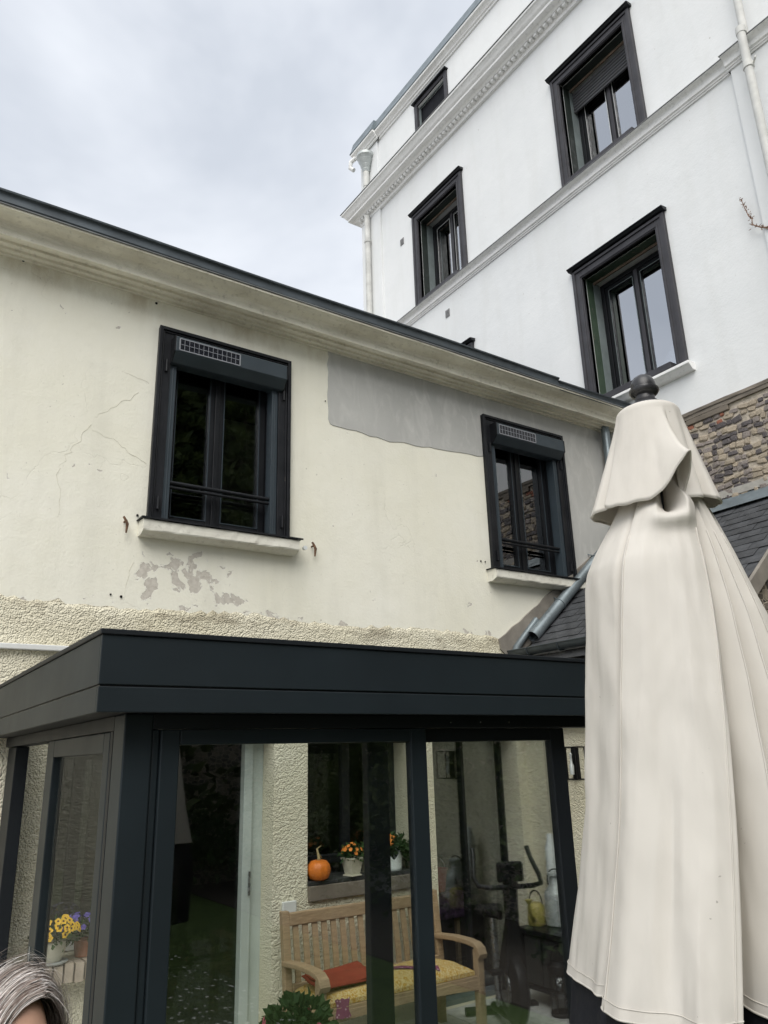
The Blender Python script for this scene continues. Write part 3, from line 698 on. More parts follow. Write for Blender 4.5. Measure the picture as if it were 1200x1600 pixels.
# attic cornice and roof edge
ap = [(0, 14.62), (.03, 14.62), (.035, 14.66), (.06, 14.665), (.07, 14.70), (.10, 14.73), (.14, 14.75), (.145, 14.79), (0, 14.80)]
def att(p): return [(XB - p, YS), (XB - p, 10.98), (XB - p - .06, 10.98), (XB - p - .06, YC + p + .06), (14.6, YC + p + .06)]
mb = MB(); sweep(mb, ap, att); mb.build('attic_cornice', 'whitetrim', bld)
mb = MB(); sweep(mb, [(0, 14.802), (.155, 14.795), (.16, 14.81), (.13, 14.90), (.10, 15.06), (0, 15.08)], att); mb.build('roof_edge', 'zinc', bld)
mb = MB(); mb.add([(XB - .08, YS, 15.06), (XB - .08, YC, 15.06), (XB + 1.2, YC - 1.2, 16.1), (XB + 1.2, YS, 16.1), (14.6, YC, 15.06), (14.0, YC - 1.2, 16.1), (14, YS, 16.1)], [(0, 1, 2, 3), (1, 4, 5, 2), (3, 2, 5, 6)]); mb.build('roof', 'slate', bld)

def window_b(W, shutter=0., curtain=False, sill=True, board='darkgreen'):
    y0, y1, z0, z1 = W; w_, h_ = y1 - y0, z1 - z0
    T = lambda p: (XB - p[1], y1 - p[0], z0 + p[2])     # u runs from the viewer's left
    mb = MB(T)
    for a, b in ((0, .15), (w_ - .15, w_)): mb.box(a, -.06, 0, b, .035, h_ - .001)
    mb.box(.15, -.06, h_ - .17, w_ - .15, .035, h_ - .001)
    for a, b in ((.0, .05), (w_ - .05, w_)): mb.box(a, .034, 0, b, .052, h_ - .02)
    for a, b in ((.105, .13), (w_ - .13, w_ - .105)): mb.box(a, .034, 0, b, .045, h_ - .13)
    mb.box(.13, .034, h_ - .155, w_ - .13, .045, h_ - .13); mb.box(.05, .034, h_ - .06, w_ - .05, .055, h_ - .02)
    win = mb.build('window', 'bsurround', bld, bevel=.006)
    mb = MB(T); mb.prism([(-.03, h_), (.075, h_), (.095, h_ + .022), (.11, h_ + .03), (.11, h_ + .04), (-.03, h_ + .055)], 'x', -.035, w_ + .035); mb.build('hood', 'oldblack', win)
    for a, b in ((.1505, .158), (w_ - .158, w_ - .1505)): mb = MB(T); mb.box(a, -.19, .02, b, -.061, h_ - .171); mb.build('reveal_board', board, win)
    mb = MB(T); mb.box(.158, -.19, h_ - .18, w_ - .158, -.061, h_ - .1715); mb.build('reveal_board', board, win)
    for a, b in ((.151, .162), (w_ - .162, w_ - .151)): mb = MB(T); mb.box(a, -.33, .02, b, -.191, h_ - .18); mb.build('reveal', 'greyreveal', win)
    mb = MB(T); mb.box(.158, -.215, h_ - .215, w_ - .158, -.192, h_ - .181); mb.build('head_batten', 'browntimber', win)
    mb = MB(T); frame(mb, .165, w_ - .165, .03, h_ - .20, .065, -.40, -.325); mb.box(.165, -.33, .02, w_ - .165, -.02, .05); mb.build('window_frame', 'pvc_dark', win, bevel=.005)
    mb = MB(T); mb.box(.17, -.05, -.01, w_ - .17, .12, .075); mb.build('bottom_rail', 'bsurround', win, bevel=.006)
    mid = w_ / 2
    for a, b in ((.235, mid - .002), (mid + .002, w_ - .235)):
        mb = MB(T); frame(mb, a, b, .10, h_ - .27, .062, -.385, -.335); mb.build('sash', 'pvc_dark', win, bevel=.006)
        mb = MB(T); frame(mb, a + .06, b - .06, .16, h_ - .33, .007, -.3345, -.331); mb.build('bead', 'whitepvc' if shutter or curtain else 'greyreveal', win)
        mb = MB(T); mb.box(a + .058, -.37, .158, b - .058, -.362, h_ - .33); mb.build('pane', 'coated', win)
    mb = MB(T); mb.box(mid - .03, -.334, .10, mid + .03, -.318, h_ - .27); mb.build('meeting_stile', 'bsurround', win, bevel=.005)
    if shutter:
        for k in range(int(shutter / .055)):
            z = h_ - .21 - .055 * (k + 1)
            mb = MB(T); mb.prism([(-.275, z), (-.247, z + .004), (-.240, z + .022), (-.252, z + .044), (-.275, z + .050)], 'x', .168, w_ - .168); mb.build('shutter_slat', 'slatgrey', win)
    if curtain:
        mb = MB(T); mb.grid([[(.24 + .42 * i / 24, -.46 - .02 * math.sin(i * 1.6), z) for i in range(25)] for z in (.12, h_ - .25)]); mb.build('curtain', 'curtain', win, smooth=True)
    if sill:
        mb = MB(T); n = 14
        pr = [(-.02, -.12), (.06, -.12), (.08, -.10), (.11, -.07), (.13, -.055), (.13, -.02), (-.02, -.012)]
        mb.prism(pr, 'x', -.07, w_ + .07); mb.build('sill', 'whitetrim', win, bevel=.004)
    mb = MB(T); mb.box(-.5, -2.4, -.6, w_ + .5, -2.35, h_ + .3); mb.box(-.5, -2.4, -.65, w_ + .5, -.41, -.6); mb.box(-.5, -2.4, h_ + .3, w_ + .5, -.41, h_ + .35); mb.box(-.55, -2.4, -.6, -.5, -.41, h_ + .3); mb.box(w_ + .5, -2.4, -.6, w_ + .55, -.41, h_ + .3); mb.build('room', 'room', win)
    return win
window_b(holes[0], board='green')['label'] = 'lowest dark window, just above the parasol finial'
window_b(holes[1], shutter=.42, sill=False)['label'] = 'dark window with its roller shutter partly down'
window_b(holes[2], curtain=True, sill=False)['label'] = 'dark window with a pale curtain'
window_b(holes[3])['label'] = 'window mostly hidden by the cream house roof'
# attic opening: dark surround, no glazing seen
y0, y1, z0, z1 = holes[4]; T = lambda p: (XB - p[1], y1 - p[0], z0 + p[2]); w_, h_ = y1 - y0, z1 - z0
mb = MB(T); frame(mb, 0, w_, -.47, h_, .085, -.05, .035); aw = mb.build('attic_window', 'bsurround', bld, bevel=.005)
mb = MB(T); mb.box(-.03, -.03, h_ + .001, w_ + .03, .085, h_ + .03); mb.build('hood', 'oldblack', aw)
mb = MB(T); frame(mb, .085, w_ - .085, -.04, h_ - .085, .03, -.06, -.03); mb.build('window_frame', 'greyreveal', aw)
mb = MB(T); mb.box(.088, -.10, -.4, w_ - .088, -.08, h_ - .088); mb.build('blind', 'blackcloth', aw)  # black sheet stands in for the unlit attic interior
mb = MB(T); mb.box(.0, -1.6, -.5, w_, -1.55, h_); mb.box(.0, -1.6, h_ - .05, w_, -.41, h_); mb.box(0, -1.6, -.5, .05, -.41, h_); mb.box(w_ - .05, -1.6, -.5, w_, -.41, h_); mb.build('room', 'pvc_dark', aw)
# downpipes, hopper, vents
mb = MB(); yv = 11.38; xp = XB - .12
mb.tube([(xp, yv, 13.30), (xp, yv, 13.62)], .055, 12); mb.tube([(xp, yv, 13.62), (xp, yv, 14.05)], .065, 12); mb.tube([(xp, yv, 5.7), (xp, yv, 12.86)], .06, 12)
for z in (7.2, 9.9, 12.2): mb.tube([(xp, yv, z), (xp, yv, z + .05)], .072, 12)
dp = mb.build('downpipe', 'pipepaint', bld, smooth=40)
MB().lathe([(.07, 0), (.09, .05), (.078, .07), (.12, .15), (.105, .17), (.165, .28), (.15, .30), (.19, .36), (.20, .37), (.20, .43), (.15, .43)], (xp, yv, 14.0), 20).build('hopper', 'milkcan', dp, smooth=40)
mb = MB(); mb.tube([(XB - .16, YC + .05, 14.62), (XB - .22, YC + .16, 14.56), (XB - .22, YC + .19, 14.42), (XB - .17, YC + .12, 14.34)], [.05, .05, .045, .05], 10); mb.build('gutter_outlet', 'whitetrim', dp, smooth=40)
mb = MB(); xp = XB - .17; yv = 3.27; mb.tube([(xp + .04, yv, 9.84), (xp + .06, yv, 14.6)], .045, 12); mb.tube([(xp - .04, yv, 5.6), (xp - .045, yv, 9.9)], .048, 12); mb.tube([(xp - .04, yv, 9.33), (xp - .04, yv, 9.39)], .062, 12); mb.tube([(xp - .04, yv, 9.84), (xp - .04, yv, 9.93)], .058, 12); mb.tube([(xp - .1, yv - .12, 9.36), (XB, yv + .12, 9.36)], .012, 6)
mb.build('downpipe', 'pipepaint', bld, smooth=40)
for y, z in ((10.33, 11.60), (9.08, 9.32)):
    mb = MB(TB); mb.box(y - .055, -.01, z - .07, y + .055, .012, z + .07)
    for k in range(4): mb.box(y - .04, .012, z - .05 + .028 * k, y + .04, .018, z - .038 + .028 * k)
    mb.build('vent', 'ventgrey', bld)

# dead creeper on the white wall
cr_ = thing('dead_creeper', 'short dry brown creeper stem clinging to the white wall', 'creeper', (XB, 3.6, 7.3))
base = [(3.72, 7.90), (3.70, 7.82), (3.68, 7.73), (3.665, 7.66), (3.65, 7.60), (3.66, 7.52), (3.61, 7.46), (3.56, 7.42), (3.50, 7.38), (3.40, 7.34), (3.3, 7.30)]
mb = MB(); mb.tube([(XB - .065 + rng.normal(0, .004), y + rng.normal(0, .008), z) for y, z in base], [.004 + .006 * i / 10 for i in range(11)], 6); mb.build('stem', 'creeper', cr_)
mb = MB()
for y, z in base:
    for k in range(7):
        a = (XB - .065, y + rng.normal(0, .012), z + rng.normal(0, .02)); b = (XB - .07 - rng.random() * .012, a[1] + rng.normal(0, .014), a[2] + rng.normal(0, .014)); mb.tube([a, b], [.005, .003], 4)
tag(mb.build('twigs', 'creeper', cr_), kind='stuff')

# ------------------------------------------------------------------ outbuilding with lean-to slate roof
ob = thing('outbuilding', 'low outbuilding with lean-to slate roof against the white building', 'outbuilding', (6.6, 4.8, FL))
OX, OY = 5.72, 3.66
mb = MB(); mb.quad((OX, OY, FL), (OX, YA, FL), (OX, YA, 2.98), (OX, OY, 2.98)); mb.build('side_wall', 'roughcast', ob)
zt = lambda x: RZ0 + RS * (x - RX0)
mb = MB(); mb.slab([(OX, FL), (XB - .02, FL), (XB - .02, zt(XB - .02) - .1), (OX, zt(OX) - .1)], OY, OY + .2); mb.build('gable_wall', 'flintwall', ob)
mb = MB(); mb.slab([(RX0 - .03, zt(RX0 - .03) - .08), (XB - .006, zt(XB - .006) - .08), (XB - .006, zt(XB - .006) - .01), (RX0 - .03, zt(RX0 - .03) - .01)], OY - .05, YA - .035); deck = mb.build('roof', 'slatedeck', ob)
mb = MB(); mb.slab([(RX0 - .05, zt(RX0 - .05) - .14), (XB - .006, zt(XB - .006) - .14), (XB - .006, zt(XB - .006) + .03), (RX0 - .05, zt(RX0 - .05) + .03)], OY - .09, OY - .052); mb.build('verge_board', 'fillet', ob)
sl = MB().box(-.108, -.15, -.004, .108, .15, .004).mesh('slate'); sl.materials.append(M['slate'])
ang = math.atan(RS); ex = .142; Ln = (XB - RX0) / math.cos(ang); nrow = int(Ln / ex); offo = Vector(ob.location)
for r_ in range(nrow + 1):
    d = .06 + ex * r_
    if d > Ln - .05: break
    y = OY - .04 + (.11 if r_ % 2 else .0)
    while y < YA - .06:
        p = Vector((RX0 - .03 + d * math.cos(ang), y + .108, RZ0 - .022 + d * math.sin(ang))) + Vector((-math.sin(ang), 0, math.cos(ang))) * (.008 + .004 * random.random())
        if y + .215 < YA - .03: inst('slate', sl, deck, p - offo, (random.gauss(0, .012), -ang + .035 + random.gauss(0, .006), math.pi / 2 + random.gauss(0, .02)), (1, 1, 1)).rotation_mode = 'XYZ'
        y += .221
for o in [o for o in bpy.data.objects if o.parent is deck]:
    # slate length runs up the slope
    ax = Vector((math.cos(ang), 0, math.sin(ang))); nn = Vector((-math.sin(ang), 0, math.cos(ang))); tl_ = .045 + random.gauss(0, .008)
    ax = (ax * math.cos(tl_) - nn * math.sin(tl_)).normalized(); q = Vector((0, 1, 0)); q = (q + ax * random.gauss(0, .018)).normalized(); nn = q.cross(ax).normalized() * -1
    o.rotation_euler = Matrix((( -q.x, ax.x, nn.x), (-q.y, ax.y, nn.y), (-q.z, ax.z, nn.z))).to_euler()
mb = MB(); mb.box(XB - .10, OY - .04, 4.44, XB - .016, YA - .04, 4.455); mb.add([(XB - .018, OY - .04, 4.56), (XB - .018, YA - .04, 4.56), (XB - .15, YA - .04, 4.40), (XB - .15, OY - .04, 4.40)], [(0, 1, 2, 3)]); mb.build('flashing', 'zinc', ob)
mb = MB(); mb.box(XB - .035, OY - .04, 4.56, XB - .016, YA - .04, 4.64); mb.build('cement_strip', 'mortar', ob)
# gutter, half round, along the eaves
mb = MB(); gx, gz = RX0 - .06, 2.955
rows = []
for y in np.linspace(OY - .05, YA - .05, 30):
    rows.append([(gx + .062 * math.cos(a), y, gz + .062 * math.sin(a)) for a in np.linspace(math.pi, 2 * math.pi, 11)] + [(gx + .056 * math.cos(a), y, gz + .056 * math.sin(a)) for a in np.linspace(2 * math.pi, math.pi, 11)])
mb.grid(rows, closeu=True); mb.tube([(gx - .062, OY - .05, gz + .004), (gx - .062, YA - .05, gz + .004)], .008, 8); gt = mb.build('gutter', 'gutterzinc', ob, smooth=40)
for y in np.arange(4.0, 5.9, .42):
    mb = MB(); mb.tube([(gx + .066 * math.cos(a), y, gz + .066 * math.sin(a)) for a in np.linspace(math.pi, 2 * math.pi, 11)], .009, 6); mb.build('bracket', 'gutterzinc', gt)
# zinc downpipe lying along the roof against the house wall
dz_ = thing('zinc_downpipe', 'dented zinc rainwater pipe slanting down over the slate roof', 'drainpipe', (6.6, YA, 3.6))
yp = YA - .10
mb = MB(); mb.tube([(7.46, yp, 5.9), (7.46, yp, 4.62), (7.38, yp, 4.50), (7.26, yp, 4.31), (6.0, yp, 3.23), (5.87, yp, 3.12)], [.055, .055, .06, .062, .066, .07], 14, caps=False); mb.build('pipe', 'zinc', dz_, smooth=60)
mb = MB(); mb.tube([(6.0, yp + .055, 3.32), (5.80, yp + .05, 3.13), (5.66, yp + .04, 3.0), (5.60, yp, 2.93)], [.036, .036, .038, .042], 12); mb.build('elbow', 'zinc', dz_, smooth=60)
for x in (6.33, 7.0):
    z = 4.31 - (7.26 - x) * .857; mb = MB(); d = Vector((.8, 0, .6)); mb.tube([tuple(Vector((x, yp, z)) - d * .012), tuple(Vector((x, yp, z)) + d * .012)], .073, 14); mb.tube([(x, yp, z + .05), (x - .02, YA, z + .09)], .008, 6); mb.build('collar', 'zinc', dz_, smooth=40)

# ------------------------------------------------------------------ veranda
ver = thing('veranda', 'anthracite aluminium veranda with sliding glass doors and flat roof', 'veranda', (3.2, 4.5, FL))
FX, FY = .755, 3.05; ZB, ZJ, ZT = 2.14, 2.238, 2.43; XR = OX - .01; PX, PY = .906, 3.2
mb = MB(); mb.box(FX, FY, ZJ + .004, XR, FY + .02, ZT); mb.box(FX, FY + .0201, ZJ + .004, FX + .02, YA - .014, ZT); mb.build('upper_fascia', 'alu', ver, bevel=.003)
mb = MB(); mb.box(FX + .001, FY + .001, ZB, XR, FY + .022, ZJ - .003); mb.box(FX + .001, FY + .0221, ZB, FX + .022, YA - .014, ZJ - .003); mb.build('lower_fascia', 'alu', ver, bevel=.003)
mb = MB(); mb.box(FX + .008, FY + .008, ZJ - .004, XR, FY + .03, ZJ + .005); mb.box(FX + .008, FY + .03, ZJ - .004, FX + .03, YA - .015, ZJ + .005); mb.build('fascia_joint', 'pvc_dark', ver)
mb = MB(); mb.box(FX - .008, FY - .008, ZT + .001, XR, FY + .10, ZT + .022); mb.box(FX - .008, FY + .1001, ZT + .001, FX + .10, YA - .014, ZT + .022); mb.build('roof_cap', 'alu_flat', ver, bevel=.003)
# flat roof with an unseen glazed opening, added to brighten the interior
SKX0, SKX1, SKY0, SKY1 = 1.0, 5.62, 3.36, 5.95
mb = MB(); us = [FX + .03, SKX0, SKX1, XR]; vs2 = [FY + .03, SKY0, SKY1, YA - .015]
for i in range(3):
    for j in range(3):
        if i == 1 and j == 1: continue
        mb.box(us[i], vs2[j], 2.20, us[i + 1], vs2[j + 1], 2.38)
mb.build('roof', 'plasterceil', ver)
mb = MB(); mb.box(FX + .022, FY + .023, ZB + .006, XR, PY + .06, ZB + .02); mb.box(FX + .022, PY + .0601, ZB + .006, PX + .06, YA - .015, ZB + .02); mb.build('soffit', 'alu_flat', ver)
mb = MB(); frame(mb, SKX0, SKX1, SKY0, SKY1, .04, 0, .08); mb.v = [(a, c, 2.40 + b) for a, b, c in mb.v]
for x in (2.15, 3.3, 4.45): mb.box(x - .02, SKY0 + .06, 2.40, x + .02, SKY1 - .06, 2.48)
sk = mb.build('skylight', 'alu_flat', ver)
MB().box(SKX0 + .02, SKY0 + .02, 2.45, SKX1 - .02, SKY1 - .02, 2.46).build('pane', 'sideglass', sk)
# header and posts
mb = MB(); mb.box(PX + .115, PY + .001, 2.085, XR, PY + .14, ZB + .004); mb.build('header', 'alu_flat', ver, bevel=.003)
mb = MB(); mb.box(PX, PY + .15, 2.085, PX + .12, YA - .014, ZB + .004); mb.build('side_header', 'alu_flat', ver, bevel=.003)
mb = MB(); mb.box(PX, PY, FL, PX + .115, PY + .15, ZB + .004); mb.box(PX + .118, PY + .012, FL, PX + .148, PY + .13, 2.084); mb.build('corner_post', 'alu', ver, bevel=.006)
mb = MB(); mb.box(PX + .02, YA - .30, FL, PX + .10, YA - .016, 2.08); mb.build('wall_post', 'alu_flat', ver, bevel=.004)
def panel_front(x0, x1, y, sl_, sr_, tt, name='sliding_door', mat='alu'):
    mb = MB(); z1 = 2.083; z0 = FL + .02
    mb.box(x0, y, z0, x0 + sl_, y + .05, z1); mb.box(x1 - sr_, y, z0, x1, y + .05, z1); mb.box(x0 + sl_, y, z1 - tt, x1 - sr_, y + .05, z1); mb.box(x0 + sl_, y, z0, x1 - sr_, y + .05, z0 + .09)
    p = mb.build(name, mat, ver, bevel=.005)
    MB().box(x0 + sl_ - .01, y + .02, z0 + .08, x1 - sr_ + .01, y + .028, z1 - tt + .01).build('pane', 'glass', p)
    return p
pa = panel_front(1.056, 2.392, PY, .08, .095, .062)
pa['label'] = 'front sliding door reflecting the lawn'
pb_ = panel_front(2.085, 3.43, PY + .066, .12, .11, .066, mat='alu_flat')
pb_['label'] = 'second front sliding door before the exercise bike'
panel_front(4.45, XR - .02, PY, .09, .09, .062)
mb = MB(); mb.box(1.06, PY, FL - .002, XR, PY + .14, FL + .018); mb.build('sill_track', 'alu_flat', ver)
for x in (2.55, 2.75, 2.95):
    mb = MB(); mb.lathe([(.005, 0), (.004, .003)], (x, 0, 0), 8); mb.v = [(a, PY - .001 - c, 2.112 + b) for a, b, c in mb.v]; mb.build('screw', 'steel', ver)
def panel_side(y0, y1, x, s0, s1, name='side_door'):
    mb = MB(); z1 = 2.083; z0 = FL + .02; tt = .085
    mb.box(x, y0, z0, x + .05, y0 + s0, z1); mb.box(x, y1 - s1, z0, x + .05, y1, z1); mb.box(x, y0 + s0, z1 - tt, x + .05, y1 - s1, z1); mb.box(x, y0 + s0, z0, x + .05, y1 - s1, z0 + .09)
    p = mb.build(name, 'alu', ver, bevel=.005)
    MB().box(x + .02, y0 + s0 - .01, z0 + .08, x + .028, y1 - s1 + .01, z1 - tt + .01).build('pane', 'sideglass', p)
    mb = MB(); mb.box(x - .004, y1 - .05, .9, x, y1 - .03, 1.1); mb.build('handle', 'zinc', p)
    return p
panel_side(3.42, 4.62, PX + .005, .09, .14)['label'] = 'nearest side door with flowers behind it'
mb = MB(); mb.box(PX + .060, 4.66, FL + .02, PX + .105, 4.92, 2.083); mb.box(PX + .054, 4.74, FL + .02, PX + .0598, 4.84, 2.083); mb.build('side_mullion', 'alu', ver, bevel=.004)
mb = MB(); mb.box(PX + .0, PY + .155, FL, PX + .03, PY + .19, 2.083); mb.build('side_jamb', 'alu_flat', ver)
# floor
vf = MB().box(PX, PY, FL - .06, OX - .002, YA - .014, FL - .003).build('veranda_floor', 'grout'); tag(vf, 'light tiled floor inside the veranda', 'floor', kind='structure')
tm = MB().box(-.195, -.195, -.006, .195, .195, .006).mesh('tile'); tm.materials.append(M['tile'])
for i in range(12):
    for j in range(7):
        x = PX + .21 + .4 * i; y = 3.41 + .4 * j
        if x < OX - .2 and y < YA - .18: inst('tile', tm, vf, (x, y, FL + .002 + rng.normal(0, .0006)))

# ------------------------------------------------------------------ bench
BX, BY = 3.66, 5.86
be = thing('bench', 'slatted teak garden bench behind the veranda glass', 'bench', (BX, BY, FL))
hw = .735
def bl(p): return p
leg = lambda mb, x0, x1, y0, y1, z0, z1: mb.box(x0, y0, z0, x1, y1, z1)
for s in (-1, 1):
    mb = MB(); x0, x1 = sorted((s * hw, s * (hw - .06)))
    rows = []
    for z, dy in ((0, 0), (.25, -.005), (.42, -.01), (.6, .008), (.8, .035), (.975, .06)):
        rows.append([(x0, dy - .10, z), (x1, dy - .10, z), (x1, dy - .045, z), (x0, dy - .045, z)])
    mb.grid(rows, closeu=True); mb.add(rows[-1], [(0, 1, 2, 3)]); mb.build('leg', 'teak', be, bevel=.006, local=True)
    mb = MB(); mb.box(x0, -.61, 0, x1, -.545, .615); mb.build('leg', 'teak', be, bevel=.006, local=True)
    arc = [(-.06, .635), (-.30, .655), (-.48, .655), (-.57, .645), (-.625, .615), (-.645, .57)]
    rows = [[(x0 - .012, y, z + .018), (x1 + .012, y, z + .018), (x1 + .012, y + (.02 if i > 3 else 0), z - .018), (x0 - .012, y + (.02 if i > 3 else 0), z - .018)] for i, (y, z) in enumerate(arc)]
    mb = MB(); mb.grid(rows, closeu=True); mb.add(rows[0], [(0, 1, 2, 3)]); mb.add(rows[-1], [(0, 1, 2, 3)]); mb.build('arm', 'teak', be, bevel=.008, local=True)
    mb = MB(); mb.box(x0 + .008, -.545, .36, x1 - .008, -.10, .42); mb.build('side_rail', 'teak', be, bevel=.004, local=True)
mb = MB(); mb.box(-hw + .06, -.052, .875, hw - .06, -.012, .965); mb.build('top_rail', 'teak', be, bevel=.008, local=True)
mb = MB(); mb.box(-hw + .06, -.11, .43, hw - .06, -.07, .50); mb.build('lower_back_rail', 'teak', be, bevel=.006, local=True)
mb = MB()
for z0, z1, ys in ((.335, .415, -.602),):
    n = 20; mb.grid([[(x, ys, z0 + .03 * (1 - ((x) / hw) ** 2)), (x, ys + .03, z0 + .03 * (1 - (x / hw) ** 2)), (x, ys + .03, z1), (x, ys, z1)] for x in np.linspace(-hw + .06, hw - .06, n)], closeu=True)
mb.build('apron', 'teak', be, bevel=.004, local=True)
rows = []; slm = MB()
for z, dy in ((.495, -.094), (.58, -.088), (.68, -.072), (.78, -.055), (.882, -.036)):
    rows.append([(-.023, dy, z), (.023, dy, z), (.023, dy + .016, z), (-.023, dy + .016, z)])
slm.grid(rows, closeu=True); slme = slm.mesh('slat'); slme.materials.append(M['teak'])
for k in range(16):
    o = inst('slat', slme, be, (-hw + .115 + (2 * hw - .23) * k / 15, 0, 0))
ssm = MB().box(-hw + .06, -.028, -.01, hw - .06, .028, .01).mesh('seat_slat'); ssm.materials.append(M['teak'])
for k in range(7): inst('seat_slat', ssm, be, (0, -.57 + .075 * k, .425))
# cushion with purple band
cu = thing('seat_cushion', 'mustard yellow patterned seat cushion with purple print on the bench', 'cushion', (BX, BY - .34, FL + .437))
def cush(x0, x1, off=0.):
    nu, nv = 40, 20; P_ = []
    def zf(u, v):
        e = (1 - abs(u) ** 6) * (1 - abs(v) ** 6); return .03 + .055 * e ** .5 + .006 * math.sin(u * 9) * math.cos(v * 5) + off
    top = [[(hx * .665, -v_ * .225 - .01, zf(hx, v_)) for hx in np.linspace(x0, x1, nu)] for v_ in np.linspace(-1, 1, nv)]
    return top
mb = MB(); t_ = cush(-1, 1); mb.grid(t_); bt = [[(p[0], p[1], .002) for p in t_[0]], [(p[0], p[1], .002) for p in t_[-1]]]
mb.grid([bt[0], t_[0]]); mb.grid([t_[-1], bt[1]]); mb.grid([[r_[0] for r_ in t_], [(r_[0][0], r_[0][1], .002) for r_ in t_]]); mb.grid([[r_[-1] for r_ in t_], [(r_[-1][0], r_[-1][1], .002) for r_ in t_]])
mb.build('cover', 'yellow', cu, smooth=50, local=True)
mb = MB(); P_ = []
for t in np.linspace(0, 1, 30):
    x = -.10 + .46 * t; y = .15 - .33 * t ** 1.15; wdt = .040 + .012 * math.sin(t * 6)
    q = []
    for s in np.linspace(-1, 1, 6):
        xx, yy_ = x + .5 * wdt * s, y + wdt * s; u, v_ = xx / .665, -(yy_ + .01) / .225
        e = max(0, (1 - min(1, abs(u)) ** 6) * (1 - min(1, abs(v_)) ** 6)); q.append((xx, yy_, .039 + .055 * e ** .5 + .006 * math.sin(u * 9) * math.cos(v_ * 5)))
    P_.append(q)
mb.grid(P_); mb.build('print_band', 'purple', cu, smooth=True, local=True)
# small hanging edge of a purple scarf at the near end
mb = MB(); mb.grid([[(-.60 + .014 * i + .01 * math.sin(i + j), -.245 - .006 * j, .045 - .022 * j + .006 * math.sin(i * 1.7)) for i in range(9)] for j in range(6)]); 
tag(mb.build('scarf', 'purple', smooth=True), 'purple printed scarf hanging over the front edge of the bench', 'scarf').location = (BX, BY - .34, FL + .437)
rc = thing('red_cloth', 'folded rust-red cloth lying on the near end of the bench', 'cloth', (BX - .38, BY - .33, FL + .53))
for k in range(3):
    mb = MB(); n = 14; a = .03 * k
    top = [[((u * .26 + .02 * v_) * (1 - .02 * k) + a * .2, v_ * .19 * (1 - .02 * k), .012 * k + .010 + .012 * math.sin(u * 2 + k) * math.cos(v_ * 2.2) + .03 * (v_ > .6) * .3) for u in np.linspace(-1, 1, n)] for v_ in np.linspace(-1, 1, n)]
    mb.grid(top); o = mb.build('fold', 'redcloth', rc, smooth=True, local=True); o.rotation_euler = (0, 0, .12); s_ = o.modifiers.new('t', 'SOLIDIFY'); s_.thickness = .011; b_ = o.modifiers.new('b', 'BEVEL'); b_.width = .004

# ------------------------------------------------------------------ plants
def leafblob(mb, c, rad, n, ls, up_=.5, seed=0, flat=1.):
    r_ = np.random.default_rng(seed)
    for _ in range(n):
        d = r_.normal(0, 1, 3); d[2] = abs(d[2]) * up_ if r_.random() < .75 else d[2] * .4; d /= np.linalg.norm(d); k = r_.random() ** .4
        p = Vector(c) + Vector((d[0] * rad, d[1] * rad, d[2] * rad * flat)) * float(k)
        o = (Vector(d) + Vector(r_.normal(0, .6, 3))).normalized(); s = o.cross(Vector(r_.normal(0, 1, 3))).normalized(); L_ = ls * r_.uniform(.6, 1.3)
        nrm = o.cross(s) * L_ * .18
        mb.add([tuple(p), tuple(p + o * L_ * .5 + s * L_ * .32 + nrm), tuple(p + o * L_), tuple(p + o * L_ * .5 - s * L_ * .32 + nrm)], [(0, 1, 2), (0, 2, 3)])
def flower(mb, c, d, r_, mbd=None):
    d = Vector(d).normalized(); a = d.orthogonal().normalized(); b = d.cross(a); c = Vector(c)
    for k in range(5):
        q = 2 * math.pi * k / 5; e = a * math.cos(q) + b * math.sin(q); f = d.cross(e)
        mb.add([tuple(c), tuple(c + e * r_ * .6 + f * r_ * .5 + d * r_ * .15), tuple(c + e * r_ + d * r_ * .05), tuple(c + e * r_ * .6 - f * r_ * .5 + d * r_ * .15)], [(0, 1, 2), (0, 2, 3)])
    if mbd is not None:
        ring = [tuple(c + d * r_ * .13 + (a * math.cos(q) + b * math.sin(q)) * r_ * .3) for q in np.linspace(0, 2 * math.pi, 7)[:-1]]; mbd.add(ring, [tuple(range(6))])
def sqpot(root, w0, w1, h, mat='ceramic'):
    mb = MB(); rows = []
    for k, z in ((w0, 0), (w1, h), (w1 + .006, h), (w1 + .006, h + .014), (w1 - .004, h + .014), (w1 - .008, h - .02)): rows.append([(-k, -k, z), (k, -k, z), (k, k, z), (-k, k, z)])
    mb.grid(rows, closeu=True); mb.add(rows[0], [(0, 1, 2, 3)]); mb.build('pot', mat, root, bevel=.004, local=True)
    mb = MB(); mb.box(-w0 - .012, -w0 - .012, -.012, w0 + .012, w0 + .012, -.001); mb.build('saucer', mat, root, local=True, bevel=.003)
    mb = MB(); mb.quad((-w1 + .008, -w1 + .008, h - .018), (w1 - .008, -w1 + .008, h - .018), (w1 - .008, w1 - .008, h - .018), (-w1 + .008, w1 - .008, h - .018)); mb.build('soil', 'soil', root, local=True)
SZ = 1.02
pk = thing('pumpkin', 'small orange pumpkin with a dry stem on the inner window sill', 'pumpkin', (3.34, 6.0, SZ))
prof = [(.004, .012), (.045, .0), (.075, .012), (.093, .05), (.096, .08), (.088, .115), (.062, .143), (.03, .15), (.006, .142)]
MB().lathe(prof, (0, 0, 0), 60, squash=lambda q: 1 + .035 * abs(math.cos(q * 5)) - .02).build('flesh', 'pumpkin', pk, smooth=True, local=True)
mb = MB(); mb.tube([(0, 0, .138), (.0, -.004, .165), (-.008, 0, .20), (-.012, .01, .235)], [.02, .013, .009, .008], 8); mb.tube([(-.012, 0, .235), (.03, .01, .255)], [.006, .003], 5); mb.tube([(-.004, 0, .20), (.03, .0, .16)], [.004, .003], 5); mb.build('stem', 'stem', pk, smooth=True, local=True)
